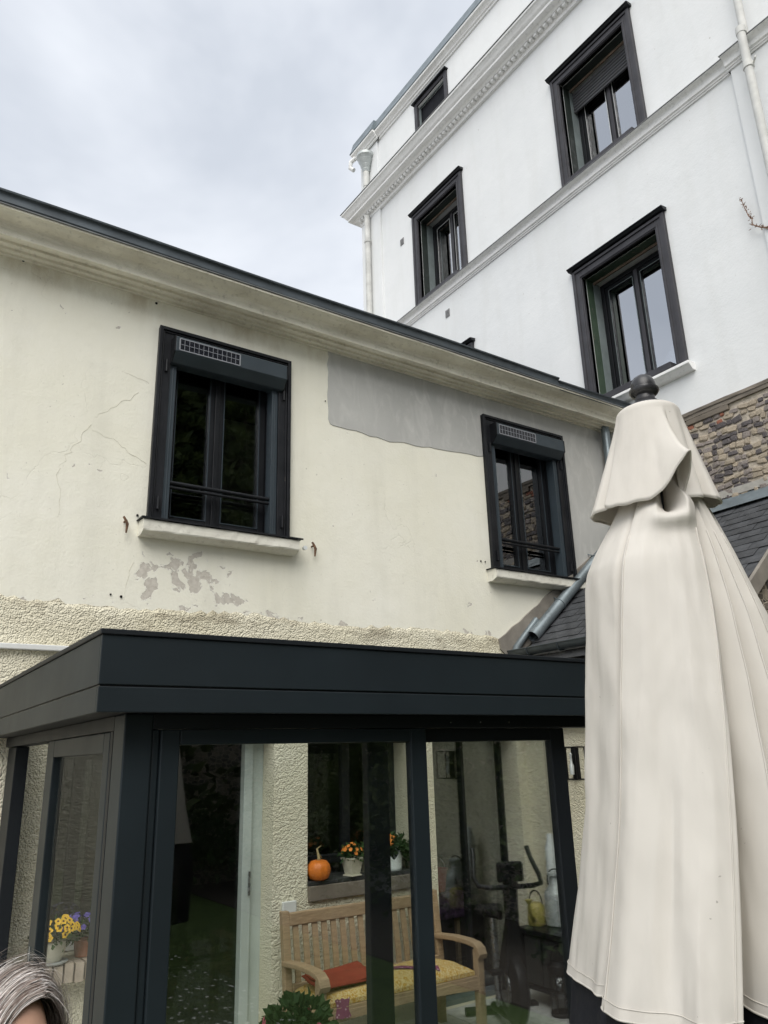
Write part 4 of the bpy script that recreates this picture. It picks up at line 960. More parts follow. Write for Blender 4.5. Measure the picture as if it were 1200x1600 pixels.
for nm, lab, x, y, seed, cols in (('flower_pot', 'square cream pot of orange flowers next to the pumpkin', 3.66, 6.0, 3, True), ('flower_pot', 'square cream pot of green leaves half hidden by the door stile', 3.87, 6.06, 4, False)):
    p = thing(nm, lab, 'flower pot', (x, y, SZ + .013), .2, 'pots on the window sill'); sqpot(p, .045, .065, .115)
    mb = MB(); leafblob(mb, (0, 0, .14), .10, 170, .045, .8, seed, .8); mb.build('leaves', 'shrub', p, local=True, recalc=False)
    if cols:
        mb = MB(); mc = MB(); r_ = np.random.default_rng(seed)
        for _ in range(22): d = r_.normal(0, 1, 3); d[2] = abs(d[2]) + .2; d /= np.linalg.norm(d); flower(mb, Vector((0, 0, .15)) + Vector(d) * .095, d, .018)
        tag(mb.build('flowers', 'petalorange', p, local=True, recalc=False), kind='stuff')
p = thing('white_flower_pot', 'round white pot with a scooped rim and orange flowers on the sill', 'flower pot', (4.11, 6.05, SZ + .001), 0, 'pots on the window sill')
mb = MB(); n = 40; rows = []
for t in np.linspace(0, 1, 9):
    rows.append([(.072 * math.cos(q) * (1 + .05 * t), .072 * math.sin(q) * (1 + .05 * t), t * (.17 - .085 * math.exp(-((((q - 4.2 + math.pi) % (2 * math.pi)) - math.pi) / .62) ** 2))) for q in np.linspace(0, 2 * math.pi, n + 1)[:-1]])
mb.grid(rows, closeu=True); mb.add(rows[0], [tuple(range(n))]); o = mb.build('pot', 'whiteceramic', p, smooth=60, local=True); s_ = o.modifiers.new('t', 'SOLIDIFY'); s_.thickness = .006
mb = MB(); leafblob(mb, (0, 0, .17), .12, 260, .05, .8, 9, .9); leafblob(mb, (.07, .02, .12), .09, 120, .05, .3, 10, 1.2); mb.build('leaves', 'shrub', p, local=True, recalc=False)
mb = MB(); r_ = np.random.default_rng(5)
for _ in range(26): d = r_.normal(0, 1, 3); d[2] = abs(d[2]) + .3; d[0] -= .3; d /= np.linalg.norm(d); flower(mb, Vector((-.02, 0, .19)) + Vector(d) * .095, d, .02)
tag(mb.build('flowers', 'petalorange', p, local=True, recalc=False), kind='stuff')
# yellow pansies on the brick sill
p = thing('pansy_pot', 'glass bowl of bright yellow pansies on the brick sill', 'flower pot', (1.315, YB - .065, .735))
MB().lathe([(.085, 0), (.10, .008), (.102, .014), (.06, .012)], (0, 0, 0), 28).build('saucer', 'milkcan', p, smooth=40, local=True)
MB().lathe([(.055, .014), (.075, .05), (.085, .10), (.088, .13), (.08, .128), (.05, .03)], (0, 0, 0), 28).build('bowl', 'ceramic', p, smooth=40, local=True)
mb = MB(); leafblob(mb, (.01, 0, .14), .125, 320, .04, .7, 21, .9); mb.build('leaves', 'shrub', p, local=True, recalc=False)
mb = MB(); mc = MB(); r_ = np.random.default_rng(12)
for _ in range(30):
    d = r_.normal(0, 1, 3); d[2] = abs(d[2]) * .8 + .05; d[1] = -abs(d[1]) - .2; d /= np.linalg.norm(d); k = Vector((d[0] * .15, d[1] * .11, d[2] * .13)); flower(mb, Vector((.01, 0, .155)) + k, Vector(d) + Vector((-.1, -.6, .25)), .024, mc)
tag(mb.build('petals', 'petalyellow', p, local=True, recalc=False), kind='stuff'); tag(mc.build('flower_eyes', 'petaldark', p, local=True, recalc=False), kind='stuff')
p = thing('violet_flower_pot', 'pot of violet flowers behind the yellow pansies', 'flower pot', (1.53, YB + .02, .735))
MB().lathe([(.05, 0), (.065, .10), (.07, .10), (.06, .09)], (0, 0, 0), 20).build('pot', 'terracotta', p, smooth=40, local=True)
mb = MB(); leafblob(mb, (0, 0, .13), .10, 160, .045, .7, 31); mb.build('leaves', 'shrub', p, local=True, recalc=False)
mb = MB(); r_ = np.random.default_rng(32)
for _ in range(46): d = r_.normal(0, 1, 3); d[2] = abs(d[2]); d /= np.linalg.norm(d); flower(mb, Vector((-.04, -.02, .17)) + Vector((d[0] * .13, d[1] * .08, d[2] * .10)), d, .02)
tag(mb.build('flowers', 'petalviolet', p, local=True, recalc=False), kind='stuff')
# potted geranium on the veranda floor
p = thing('geranium', 'leafy green geranium with pink flowers on the floor before the bench', 'plant', (2.60, 4.95, FL + .008))
MB().lathe([(.10, 0), (.13, .22), (.142, .22), (.142, .26), (.125, .26), (.12, .22)], (0, 0, 0), 28).build('pot', 'terracotta', p, smooth=40, local=True)
mb = MB(); leafblob(mb, (0, 0, .40), .22, 620, .075, .7, 41, 1.05); mb.build('leaves', 'shrub', p, local=True, recalc=False)
mb = MB(); r_ = np.random.default_rng(42)
for k in range(9):
    d = r_.normal(0, 1, 3); d[2] = abs(d[2]) * .6; d /= np.linalg.norm(d); c0 = Vector((0, 0, .42)) + Vector(d) * .225
    for _ in range(8): flower(mb, c0 + Vector(r_.normal(0, .014, 3)), d, .016)
tag(mb.build('flowers', 'petalpink', p, local=True, recalc=False), kind='stuff')

# ------------------------------------------------------------------ exercise bike
bk = thing('exercise_bike', 'black exercise bike with curved handlebars inside the veranda', 'exercise bike', (4.64, 5.25, FL + .008), R(-24))
def part(mb, name, mat, root, **k): return mb.build(name, mat, root, local=True, **k)
mb = MB(); mb.tube([(-.28, -.42, .035), (.28, -.42, .035)], .032, 12); part(mb, 'base_bar', 'blackplastic', bk, smooth=40)
mb = MB(); mb.tube([(-.25, .45, .035), (.25, .45, .035)], .032, 12); part(mb, 'base_bar', 'blackplastic', bk, smooth=40)
mb = MB(); mb.tube([(0, -.42, .05), (0, -.1, .11), (0, .45, .06)], .035, 10); part(mb, 'frame', 'blackplastic', bk, smooth=40)
for s in (-1, 1):
    mb = MB(); mb.tube([(s * .30, -.42, .035), (s * .33, -.42, .035)], .042, 14); part(mb, 'end_cap', 'blackplastic', bk, smooth=40)
mb = MB(); mb.lathe([(.05, -.065), (.20, -.06), (.25, -.035), (.26, 0), (.25, .035), (.20, .06), (.05, .065)], (0, 0, 0), 36); mb.v = [(c, a - .12, b + .33) for a, b, c in mb.v]; part(mb, 'flywheel_housing', 'blackplastic', bk, smooth=40)
mb = MB(); mb.lathe([(.06, -.075), (.12, -.072), (.12, .072), (.06, .075)], (0, 0, 0), 28); mb.v = [(c, a - .12, b + .33) for a, b, c in mb.v]; part(mb, 'wheel_trim', 'steel', bk, smooth=40)
mb = MB(); mb.grid([[(-w_, -d_ - .06 + y, z), (w_, -d_ - .06 + y, z), (w_, d_ - .06 + y, z), (-w_, d_ - .06 + y, z)] for z, w_, d_, y in ((.45, .085, .10, -.05), (.6, .075, .07, -.08), (.8, .05, .045, -.12), (1.02, .04, .035, -.17), (1.12, .045, .035, -.19))], closeu=True); part(mb, 'column', 'blackplastic', bk, bevel=.015)
mb = MB(); mb.tube([(-.235, .02, 1.32), (-.245, -.03, 1.24), (-.275, -.12, 1.12), (-.26, -.20, 1.07), (-.18, -.24, 1.06), (0, -.25, 1.06), (.18, -.24, 1.06), (.26, -.20, 1.07), (.275, -.12, 1.12), (.245, -.03, 1.24), (.235, .02, 1.32)], .019, 10); part(mb, 'handlebar', 'blackplastic', bk, smooth=60)
mb = MB(); mb.box(-.11, -.24, 1.09, .11, -.19, 1.24); part(mb, 'console', 'blackplastic', bk, bevel=.02)
mb = MB(); mb.box(-.075, -.189, 1.13, .075, -.187, 1.21); part(mb, 'screen', 'solar', bk)
mb = MB(); mb.tube([(0, .28, .06), (0, .34, .74)], .03, 10); part(mb, 'seat_post', 'steel', bk, smooth=40)
mb = MB(); mb.grid([[(-a, y, .76), (a, y, .76), (a * .9, y, .83), (-a * .9, y, .83)] for y, a in ((.12, .02), (.2, .04), (.32, .10), (.43, .125), (.47, .11))], closeu=True); mb.quad((-.11, .47, .76), (.11, .47, .76), (.099, .47, .83), (-.099, .47, .83)); part(mb, 'saddle', 'blackplastic', bk, bevel=.015)
for s in (-1, 1):
    mb = MB(); mb.tube([(s * .085, -.12, .33), (s * .11, -.12 + s * .10, .33 - s * .14)], .012, 8); mb.box(s * .12 - .0 if s > 0 else -.21, -.12 + s * .10 - .045, .33 - s * .14 - .012, s * .12 + .09 if s > 0 else -.12, -.12 + s * .10 + .045, .33 - s * .14 + .012); part(mb, 'pedal', 'blackplastic', bk, smooth=30)
# floor lantern
fl = thing('floor_lantern', 'black framed glass lantern with arched handle on the veranda floor', 'lantern', (5.22, 5.28, FL + .008))
mb = MB(); mb.lathe([(.085, .0), (.09, .02), (.085, .03)], n=24); part(mb, 'base', 'blackplastic', fl, smooth=40)
mb = MB()
for q in range(4): a = q * math.pi / 2 + .4; mb.tube([(.08 * math.cos(a), .08 * math.sin(a), .03), (.08 * math.cos(a), .08 * math.sin(a), .32)], .007, 6)
part(mb, 'posts', 'blackplastic', fl)
mb = MB(); mb.lathe([(.095, .32), (.10, .335), (.095, .37), (.06, .40), (.05, .40)], n=24); part(mb, 'top', 'blackplastic', fl, smooth=40)
mb = MB(); mb.lathe([(.074, .03), (.074, .32)], n=24); part(mb, 'glass', 'glass', fl, smooth=True)
mb = MB(); mb.tube([(.085 * math.cos(a), 0, .38 + .13 * math.sin(a)) for a in np.linspace(0, math.pi, 16)], .007, 6); part(mb, 'handle', 'blackplastic', fl)
# dark low cabinet against the side wall
cb = thing('garden_cabinet', 'dark low garden cabinet against the veranda side wall', 'cabinet', (5.46, 5.17, FL + .008))
mb = MB(); mb.box(-.25, -.58, .55, .24, .58, .59); part(mb, 'top', 'pvc_dark', cb, bevel=.004)
for x in (-.23, .20):
    for y in (-.56, .53): mb = MB(); mb.box(x, y, 0, x + .03, y + .03, .55); part(mb, 'leg', 'pvc_dark', cb)
mb = MB(); mb.box(-.225, -.55, .12, .215, .55, .15); part(mb, 'shelf', 'pvc_dark', cb)
for k in range(5): mb = MB(); mb.box(-.228, -.52 + .21 * k, .17, -.212, -.33 + .21 * k, .53); part(mb, 'door_panel', 'slatesill', cb, bevel=.004)
mb = MB(); mb.box(-.21, -.55, .16, .21, .55, .54); part(mb, 'carcass', 'pvc_dark', cb)
mc_ = thing('milk_can', 'grey-white metal milk churn standing on the dark cabinet', 'milk can', (5.53, 5.53, FL + .6))
mb = MB(); mb.lathe([(.10, 0), (.115, .01), (.115, .24), (.11, .27), (.06, .34), (.055, .40), (.075, .41), (.075, .43), (.0, .44)], n=28); part(mb, 'body', 'milkcan', mc_, smooth=40)
mb = MB(); mb.tube([(.0, -.11 * math.cos(a), .36 + .10 * math.sin(a)) for a in np.linspace(-.4, math.pi + .4, 14)], .006, 6); part(mb, 'handle', 'blackplastic', mc_)
tb_ = thing('white_bottle', 'tall white bottle behind the milk churn', 'bottle', (5.63, 5.66, FL + .6))
mb = MB(); mb.lathe([(.05, 0), (.055, .01), (.055, .62), (.03, .70), (.03, .74), (0, .745)], n=20); part(mb, 'body', 'whiteceramic', tb_, smooth=40)
wc = thing('watering_can', 'olive yellow watering can with hoop handle beside the milk churn', 'watering can', (5.40, 5.68, FL + .6), R(-150))
mb = MB(); mb.lathe([(.075, 0), (.08, .01), (.075, .15), (.055, .18), (.05, .18)], n=24); part(mb, 'body', 'wateringcan', wc, smooth=40)
mb = MB(); mb.tube([(.07, 0, .05), (.16, 0, .10), (.20, 0, .20)], [.02, .014, .012], 10); mb.lathe([(.012, .2), (.035, .235), (.03, .237)], (.205, 0, 0), 14); part(mb, 'spout', 'wateringcan', wc, smooth=40)
mb = MB(); mb.tube([(0, .06 * math.cos(a), .17 + .11 * math.sin(a)) for a in np.linspace(0, math.pi, 14)], .006, 6); part(mb, 'handle', 'blackplastic', wc)
# wall lantern
wl = thing('wall_lantern', 'black metal wall lantern on the roughcast side wall', 'lantern', (OX, 5.32, 1.85))
mb = MB(); mb.box(-.02, -.04, -.14, -.001, .04, .14); part(mb, 'back_plate', 'blackplastic', wl)
mb = MB()
for z in (-.145, .14):
    frame(mb, -.14, 0, -.12, .12, .008, z, z + .008); 
mb.v = [(a, c, b) for a, b, c in mb.v]
for x in (-.136, -.008):
    for y in (-.116, .116): mb.box(x - .004, y - .004, -.145, x + .004, y + .004, .148)
part(mb, 'cage', 'blackplastic', wl)
mb = MB(); mb.lathe([(.02, -.10), (.022, -.02), (.012, 0), (.01, .06), (.014, .08), (0, .10)], (-.07, 0, 0), 14); part(mb, 'lamp', 'milkcan', wl, smooth=40)
# inside the room: table with printed cloth, red bucket
rt = thing('indoor_table', 'small indoor table with a dark printed cloth seen through the glazed door', 'table', (5.05, 7.15, FL))
mb = MB(); mb.box(-.45, -.3, .70, .45, .3, .735); part(mb, 'top', 'teak', rt)
mb = MB(); mb.box(-.46, -.31, .50, .46, .31, .74); part(mb, 'cloth', 'tableprint', rt, bevel=.01)
for x in (-.42, .38):
    for y in (-.27, .23): mb = MB(); mb.box(x, y, 0, x + .04, y + .04, .70); part(mb, 'leg', 'teak', rt)
rb = thing('red_bucket', 'red plastic bucket on the printed table indoors', 'bucket', (5.28, 7.0, FL + .742))
mb = MB(); mb.lathe([(.09, 0), (.12, .2), (.13, .2), (.13, .215), (.115, .215), (.085, .01)], n=24); part(mb, 'body', 'redbucket', rb, smooth=40)
mb = MB(); mb.tube([(.125 * math.cos(a), 0, .2 + .12 * math.sin(a)) for a in np.linspace(0, math.pi, 14)], .005, 6); part(mb, 'handle', 'steel', rb)

# ------------------------------------------------------------------ parasol
AXX, AXY = 1.6348, 1.152
par = thing('parasol', 'closed cream garden parasol with dark finial and black lower valance', 'parasol', (AXX, AXY, FL))
vd_ = Vector((-AXX, -AXY, 0)).normalized()          # towards the viewer
rt_ = Vector((vd_.y * -1, vd_.x, 0))                # to the viewer's right
def pol(alpha, r_, z): d = vd_ * math.cos(alpha) + rt_ * math.sin(alpha); return (d.x * r_, d.y * r_, z - FL)
ZL = [(2.62, .065), (2.54, .105), (2.50, .128), (2.46, .154), (2.42, .180), (2.375, .203), (2.34, .211), (2.25, .219), (2.05, .240), (1.84, .266), (1.65, .302), (1.45, .348), (1.30, .37)]
ZQ = [(2.62, .065), (2.54, .105), (2.50, .122), (2.40, .155), (2.25, .200), (2.05, .246), (1.84, .290), (1.65, .332), (1.45, .372), (1.30, .39)]
def Rz(z, a):
    k = .5 + .5 * math.sin(a); k = k * k * (3 - 2 * k)
    return float(np.interp(-z, [-q for q, b in ZL], [b for q, b in ZL])) * (1 - k) + float(np.interp(-z, [-q for q, b in ZQ], [b for q, b in ZQ])) * k
# folds of the hanging cloth: (angle and radius factor at the hem, the same under the cap); 0 degrees faces the viewer
FOLD = [(-118, .95, -122, .98), (-97, 1.0, -100, 1.0), (-84, .955, -80, .99), (-70, .875, -60, .95), (-56, .865, -36, .93), (-47, .70, -28, .86), (-42, .64, -25, .84),
        (-46.5, .93, -27, .96), (-43, 1.0, -24, 1.0), (-34, 1.025, -10, 1.02), (-26, .985, 0, 1.01), (-20, .955, 6, 1.00), (-15.5, .965, 11, 1.00), (-10, .995, 17, 1.01), (-4.5, .995, 26, .99), (0, .955, 36, .97), (2.2, .92, 39, .94), (-3.5, .72, 37.5, .84), (3.0, .52, 42, .80),
        (10, .66, 45, .86), (21.5, .885, 50, .95), (23.0, .87, 51, .93), (20, .62, 51.5, .86), (27, .62, 54, .86), (40.0, .90, 59, .96), (41.2, .885, 60, .94), (39, .64, 60.5, .87), (46, .66, 63, .88),
        (60, .93, 71, .97), (61.4, .915, 72, .95), (59, .68, 73, .88), (67, .74, 77, .90), (88, 1.0, 92, 1.0), (108, .98, 108, .99), (116, .86, 116, .93), (140, .97, 138, .99), (158, .86, 158, .94), (180, .96, 180, .99), (203, .87, 203, .94), (224, .97, 222, .99), (236, .88, 234, .94)]
HEM = 1.470
def crom(P, n):
    out = []; m = len(P)
    for i in range(m):
        p0, p1, p2, p3 = (np.array(P[(i + d) % m]) for d in (-1, 0, 1, 2))
        l1 = np.linalg.norm(p2[:2] - p1[:2]); t1, t2 = (p2 - p0) * .30, (p3 - p1) * .30
        for q in (t1, t2):
            ln = np.linalg.norm(q[:2])
            if ln > l1: q *= l1 / ln
        for s_ in np.arange(n) / n:
            h = s_ * s_ * (3 - 2 * s_); out.append((2 * s_ ** 3 - 3 * s_ ** 2 + 1) * p1 + (s_ ** 3 - 2 * s_ ** 2 + s_) * t1 + (-2 * s_ ** 3 + 3 * s_ ** 2) * p2 + (s_ ** 3 - s_ ** 2) * t2)
    return out
def canopy_ring(z, inset=0.):
    t = max(0., (2.6 - z) / (2.6 - HEM)); m_ = min(1, t) ** .85; ctl = []
    for k, (a1, r1, a0, r0) in enumerate(FOLD):
        a = R(a0 + (a1 - a0) * m_); rr = (r0 + (r1 - r0) * min(1, t * 1.25) ** .7) * Rz(z, a)
        rr *= 1 + min(1, 2 * t) * (.012 * math.sin(5.1 * z + 1.9 * k) + .008 * math.sin(11 * z + 2.7 * k))
        rr *= 1 - .90 * math.exp(-((a - R(9)) / R(6.5)) ** 2 - ((z - 2.545) / .05) ** 4) + .36 * math.exp(-((a - R(25)) / R(9)) ** 2 - ((z - 2.51) / .045) ** 2) + .16 * math.exp(-((a + R(6)) / R(8)) ** 2 - ((z - 2.49) / .04) ** 2) + .22 * math.exp(-((a - R(10)) / R(14)) ** 2 - ((z - 2.465) / .022) ** 2)
        ctl.append((math.sin(a) * rr, math.cos(a) * rr, z + (.012 * (1 - r1) * 3) * max(0, min(1, (1.6 - z) / .14))))
    pts = []
    for i, (x, d, zz_) in enumerate(crom(ctl, 8)):
        rr = math.hypot(x, d); a = math.atan2(x, d); w_ = min(1, 2.5 * t)
        rr *= 1 + w_ * (.006 * math.sin(17 * a + 3 * z) + .003 * math.sin(33 * a - 7 * z + 1.3) + .0045 * math.sin(9 * a + 31 * z) * math.exp(-((z - 2.1) / .5) ** 2))
        rr -= inset; v = vd_ * (math.cos(a) * rr) + rt_ * (math.sin(a) * rr); pts.append((v.x, v.y, zz_ - FL))
    return pts
mb = MB(); zs = np.concatenate([np.linspace(2.62, 2.36, 30), np.linspace(2.35, HEM, 70)])
mb.grid([canopy_ring(z) for z in zs], closeu=True); mb.build('canopy', 'canvas', par, smooth=True, local=True)
hm = MB(); ring = canopy_ring(HEM); ring2 = canopy_ring(HEM + .02)
hm.grid([[(p[0] * 1.005, p[1] * 1.005, p[2]) for p in ring], [(p[0] * 1.005, p[1] * 1.005, p[2]) for p in ring2]], closeu=True); hm.tube([(p[0], p[1], p[2]) for p in ring + ring[:1]], .0025, 6, caps=False); hm.tube([(p[0] * 1.006, p[1] * 1.006, p[2]) for p in ring2 + ring2[:1]], .0011, 5, caps=False); hm.build('hem', 'canvas', par, smooth=True, local=True)
for key_ in (-43, 0, 21.5, 40.0, 60):
    ki = [k for k, f_ in enumerate(FOLD) if f_[0] == key_][0]
    MB().tube([(p[0] * 1.004, p[1] * 1.004, p[2]) for p in (canopy_ring(z)[8 * ki] for z in np.linspace(2.44, HEM, 40))], .0016, 5).build('seam', 'canvas', par, smooth=True, local=True)
mb = MB(); mb.grid([canopy_ring(z, .012) for z in np.linspace(HEM + .05, 1.02, 16)], closeu=True); mb.build('valance', 'blackcloth', par, smooth=True, local=True)
# upper cap: domed top, draped wavy skirt
CAPC = [(-.120, -.095, 0, -132), (-.158, -.045, 0, -110), (-.172, .012, -.004, -90), (-.158, .048, -.002, -72), (-.132, .052, .004, -62), (-.122, .066, .006, -56), (-.128, .088, .0, -52), (-.108, .108, -.008, -42), (-.060, .134, -.012, -24), (-.018, .146, -.010, -8), (.012, .154, .004, 3), (.044, .176, .040, 13), (.074, .196, .074, 22), (.082, .190, .078, 25), (.078, .152, .050, 28), (.062, .118, .012, 31),
        (.050, .104, -.004, 33), (.058, .112, -.008, 38), (.088, .104, -.010, 50), (.098, .092, -.008, 56), (.092, .066, .002, 60), (.100, .056, .004, 66), (.128, .060, -.004, 76), (.142, .020, -.006, 92), (.128, -.030, 0, 112), (.096, -.060, .004, 126), (.090, -.105, 0, 144), (.03, -.128, 0, 168), (-.01, -.112, .004, 185), (-.06, -.138, 0, 206)]
def cap_ring(t):
    k = max(0, (t - .25) / .75); ctl = []
    for x, d, dz2, a in CAPC:
        a = R(a)
        if t < .25: r0 = .080 * math.sin(t / .25 * math.pi / 2) ** .8; z = 2.812 - .030 * (t / .25) ** 2.4; ctl.append((math.sin(a) * r0, math.cos(a) * r0, z))
        else:
            e = k ** 1.08; f = k ** 2.6; z = 2.782 - .252 * k + dz2 * f
            ctl.append((math.sin(a) * .080 * (1 - e) + x * e, math.cos(a) * .080 * (1 - e) + d * e, z))
    pts = []
    for x, d, z in crom(ctl, 7): v = vd_ * d + rt_ * x; pts.append((v.x, v.y, z + .0015 * k ** 2 * math.sin(70 * x + 130 * d) - FL))
    return pts
mb = MB(); mb.grid([cap_ring(t) for t in np.linspace(.002, 1, 46)], closeu=True); cp_ = mb.build('cap', 'canvas', par, smooth=True, local=True, recalc=False)
sm = cp_.modifiers.new('t', 'SOLIDIFY'); sm.thickness = .0025
hm = MB(); ring = cap_ring(1.0); hm.tube(ring + ring[:1], .002, 6, caps=False); hm.build('cap_hem', 'canvas', par, smooth=True, local=True)
MB().lathe([(.056, 2.800 - FL), (.052, 2.815 - FL), (.036, 2.824 - FL), (.030, 2.832 - FL), (.026, 2.838 - FL), (.026, 2.846 - FL), (.034, 2.852 - FL), (.039, 2.860 - FL), (.038, 2.867 - FL), (.033, 2.870 - FL), (.033, 2.874 - FL), (.031, 2.888 - FL), (.024, 2.900 - FL), (.012, 2.908 - FL), (.001, 2.910 - FL)], n=32).build('finial', 'finial', par, smooth=50, local=True)
MB().lathe([(.02, 2.44 - FL), (.040, 2.45 - FL), (.042, 2.60 - FL), (.02, 2.61 - FL)], n=20).build('hub', 'blackplastic', par, smooth=40, local=True)  # black core added to darken the slit below the cap
mb = MB(); mb.tube([(0, 0, .05), (0, 0, 2.80 - FL)], .024, 14); mb.build('pole', 'blackplastic', par, smooth=40, local=True)
mb = MB(); mb.lathe([(.26, 0), (.26, .05), (.22, .07), (.04, .08), (.035, .35), (.03, .35)], n=36); mb.build('base', 'blackplastic', par, smooth=40, local=True)

# ------------------------------------------------------------------ person (only the bowed head reaches into the picture)
PXY = Vector((.33, 1.965, FL - .022)); per = thing('person', 'person with grey-blond hair standing with head bowed at the lower left', 'person', PXY)
faced = math.atan2(-.35, -.9)
face = Vector((.42, -1.0, 0)).normalized(); side = Vector((face.y * -1, face.x, 0))
HC = Vector((0, 0, 1.565)) + face * .05               # head centre, local
bow = R(-4)
hf = (face * math.cos(bow) + Vector((0, 0, -1)) * math.sin(bow)).normalized(); hu = (Vector((0, 0, 1)) * math.cos(bow) + face * math.sin(bow)).normalized(); hs = hu.cross(hf).normalized() * -1
def H(sx, f_, u_): return HC + hs * sx + hf * f_ + hu * u_
me = bpy.data.meshes.new('skeleton'); V = []; E_ = []; RD = []
def sv(p, r_, link=None):
    V.append(tuple(p)); RD.append(r_)
    if link is not None: E_.append((link, len(V) - 1))
    return len(V) - 1
pel = sv((0, 0, .86), .135); wa_ = sv(face * .01 + Vector((0, 0, 1.02)), .125, pel); ch = sv(face * .01 + Vector((0, 0, 1.2)), .14, wa_); sh_ = sv(Vector((0, 0, 1.33)), .09, ch); nk = sv(face * .015 + Vector((0, 0, 1.42)), .052, sh_); hd = sv(HC - hu * .05, .055, nk)
for s in (-1, 1):
    a = sv(side * s * .17 + Vector((0, 0, 1.31)), .055, sh_); b = sv(side * s * .23 + Vector((0, 0, 1.05)), .043, a); c = sv(side * s * .21 + face * .12 + Vector((0, 0, .84)), .03, b); d = sv(side * s * .19 + face * .16 + Vector((0, 0, .77)), .03, c)
    for k in range(5):
        o_ = side * s * (-.03 + .016 * k) if k < 4 else -side * s * .04
        f1 = sv(Vector(V[d]) + o_ * .8 + face * .03 + Vector((0, 0, -.035)), .010, d); sv(Vector(V[f1]) + o_ * .2 + face * .012 + Vector((0, 0, -.045 + .004 * abs(k - 2))), .008, f1)
    hp = sv(side * s * .09 + Vector((0, 0, .80)), .095, pel); kn = sv(side * s * .10 + face * .015 + Vector((0, 0, .46)), .062, hp); an = sv(side * s * .10 + Vector((0, 0, .09)), .042, kn); sv(side * s * .11 + face * .15 + Vector((0, 0, .04)), .035, an)
me.from_pydata(V, E_, []); sk_o = bpy.data.objects.new('skeleton', me); col.objects.link(sk_o)
sm = sk_o.modifiers.new('skin', 'SKIN'); sm.use_smooth_shade = True
for i, v in enumerate(me.skin_vertices[0].data): v.radius = (RD[i], RD[i]); v.use_root = (i == 0)
ss = sk_o.modifiers.new('sub', 'SUBSURF'); ss.levels = 2; ss.render_levels = 2
dg = bpy.context.evaluated_depsgraph_get(); ev = sk_o.evaluated_get(dg); bodyme = bpy.data.meshes.new_from_object(ev)
# head surface
hb = MB(); rows = []
for j, la in enumerate(np.linspace(-math.pi / 2 + .02, math.pi / 2 - .02, 44)):
    row_ = []
    for lo in np.linspace(-math.pi, math.pi, 61)[:-1]:
        x = math.cos(la) * math.sin(lo); y = math.cos(la) * math.cos(lo); zz_ = math.sin(la)
        wx, dy, hz = .073, .095, .118
        if zz_ < 0: wx *= 1 - .30 * (-zz_) ** 1.5; dy *= 1 - .12 * (-zz_)
        px, py, pz = x * wx, y * dy, zz_ * hz
        if y > 0:
            py += .020 * math.exp(-(px / .011) ** 2 - ((pz + .022) / .020) ** 2) + .008 * math.exp(-(px / .008) ** 2 - ((pz - .0) / .02) ** 2)
            for s in (-1, 1): py -= .012 * math.exp(-((px - s * .031) / .014) ** 2 - ((pz - .004) / .010) ** 2); py += .006 * math.exp(-((px - s * .03) / .022) ** 2 - ((pz - .024) / .008) ** 2)
            py += .006 * math.exp(-(px / .022) ** 2 - ((pz + .058) / .006) ** 2) + .006 * math.exp(-(px / .02) ** 2 - ((pz + .070) / .006) ** 2) - .004 * math.exp(-(px / .025) ** 2 - ((pz + .064) / .003) ** 2) + .010 * math.exp(-(px / .02) ** 2 - ((pz + .10) / .014) ** 2)
        px += math.copysign(.012, px) * math.exp(-((pz - .0) / .022) ** 2 - ((py + .005) / .013) ** 2)
        q = H(px, py, pz); row_.append(tuple(q))
    rows.append(row_)
hb.grid(rows, closeu=True); hb.add(rows[0], [tuple(range(60))]); hb.add(rows[-1], [tuple(range(60))])
bm2 = bmesh.new(); bm2.from_mesh(bodyme); tmp = hb.mesh('tmp'); bm2.from_mesh(tmp); bodyf = bpy.data.meshes.new('body'); bm2.to_mesh(bodyf); bm2.free()
bodyf.materials.clear(); bodyf.materials.append(M['skin']); body = bpy.data.objects.new('body', bodyf); col.objects.link(body); body.parent = per
rm = body.modifiers.new('r', 'REMESH'); rm.mode = 'VOXEL'; rm.voxel_size = .007; rm.use_smooth_shade = True
s2 = body.modifiers.new('s', 'SMOOTH'); s2.iterations = 2; s2.factor = .4
for nm, mt, zlo, zhi in (('sweater', 'sweater', .82, 1.385), ('trousers', 'trousers', .10, .90)):
    b = bmesh.new(); b.from_mesh(bodyme); 
    kill = [f for f in b.faces if not (zlo < f.calc_center_median().z < zhi)]
    if nm == 'trousers': kill += [f for f in b.faces if abs(f.calc_center_median().dot(side)) > .17 and f not in kill]
    bmesh.ops.delete(b, geom=list(set(kill)), context='FACES'); 
    for v in b.verts: v.co += v.normal * .012
    m_ = bpy.data.meshes.new(nm); b.to_mesh(m_); b.free(); m_.materials.clear(); m_.materials.append(M[mt]); m_.polygons.foreach_set('use_smooth', [True] * len(m_.polygons))
    o = bpy.data.objects.new(nm, m_); col.objects.link(o); o.parent = per; q = o.modifiers.new('t', 'SOLIDIFY'); q.thickness = .006; q.offset = 1
bpy.data.objects.remove(sk_o)
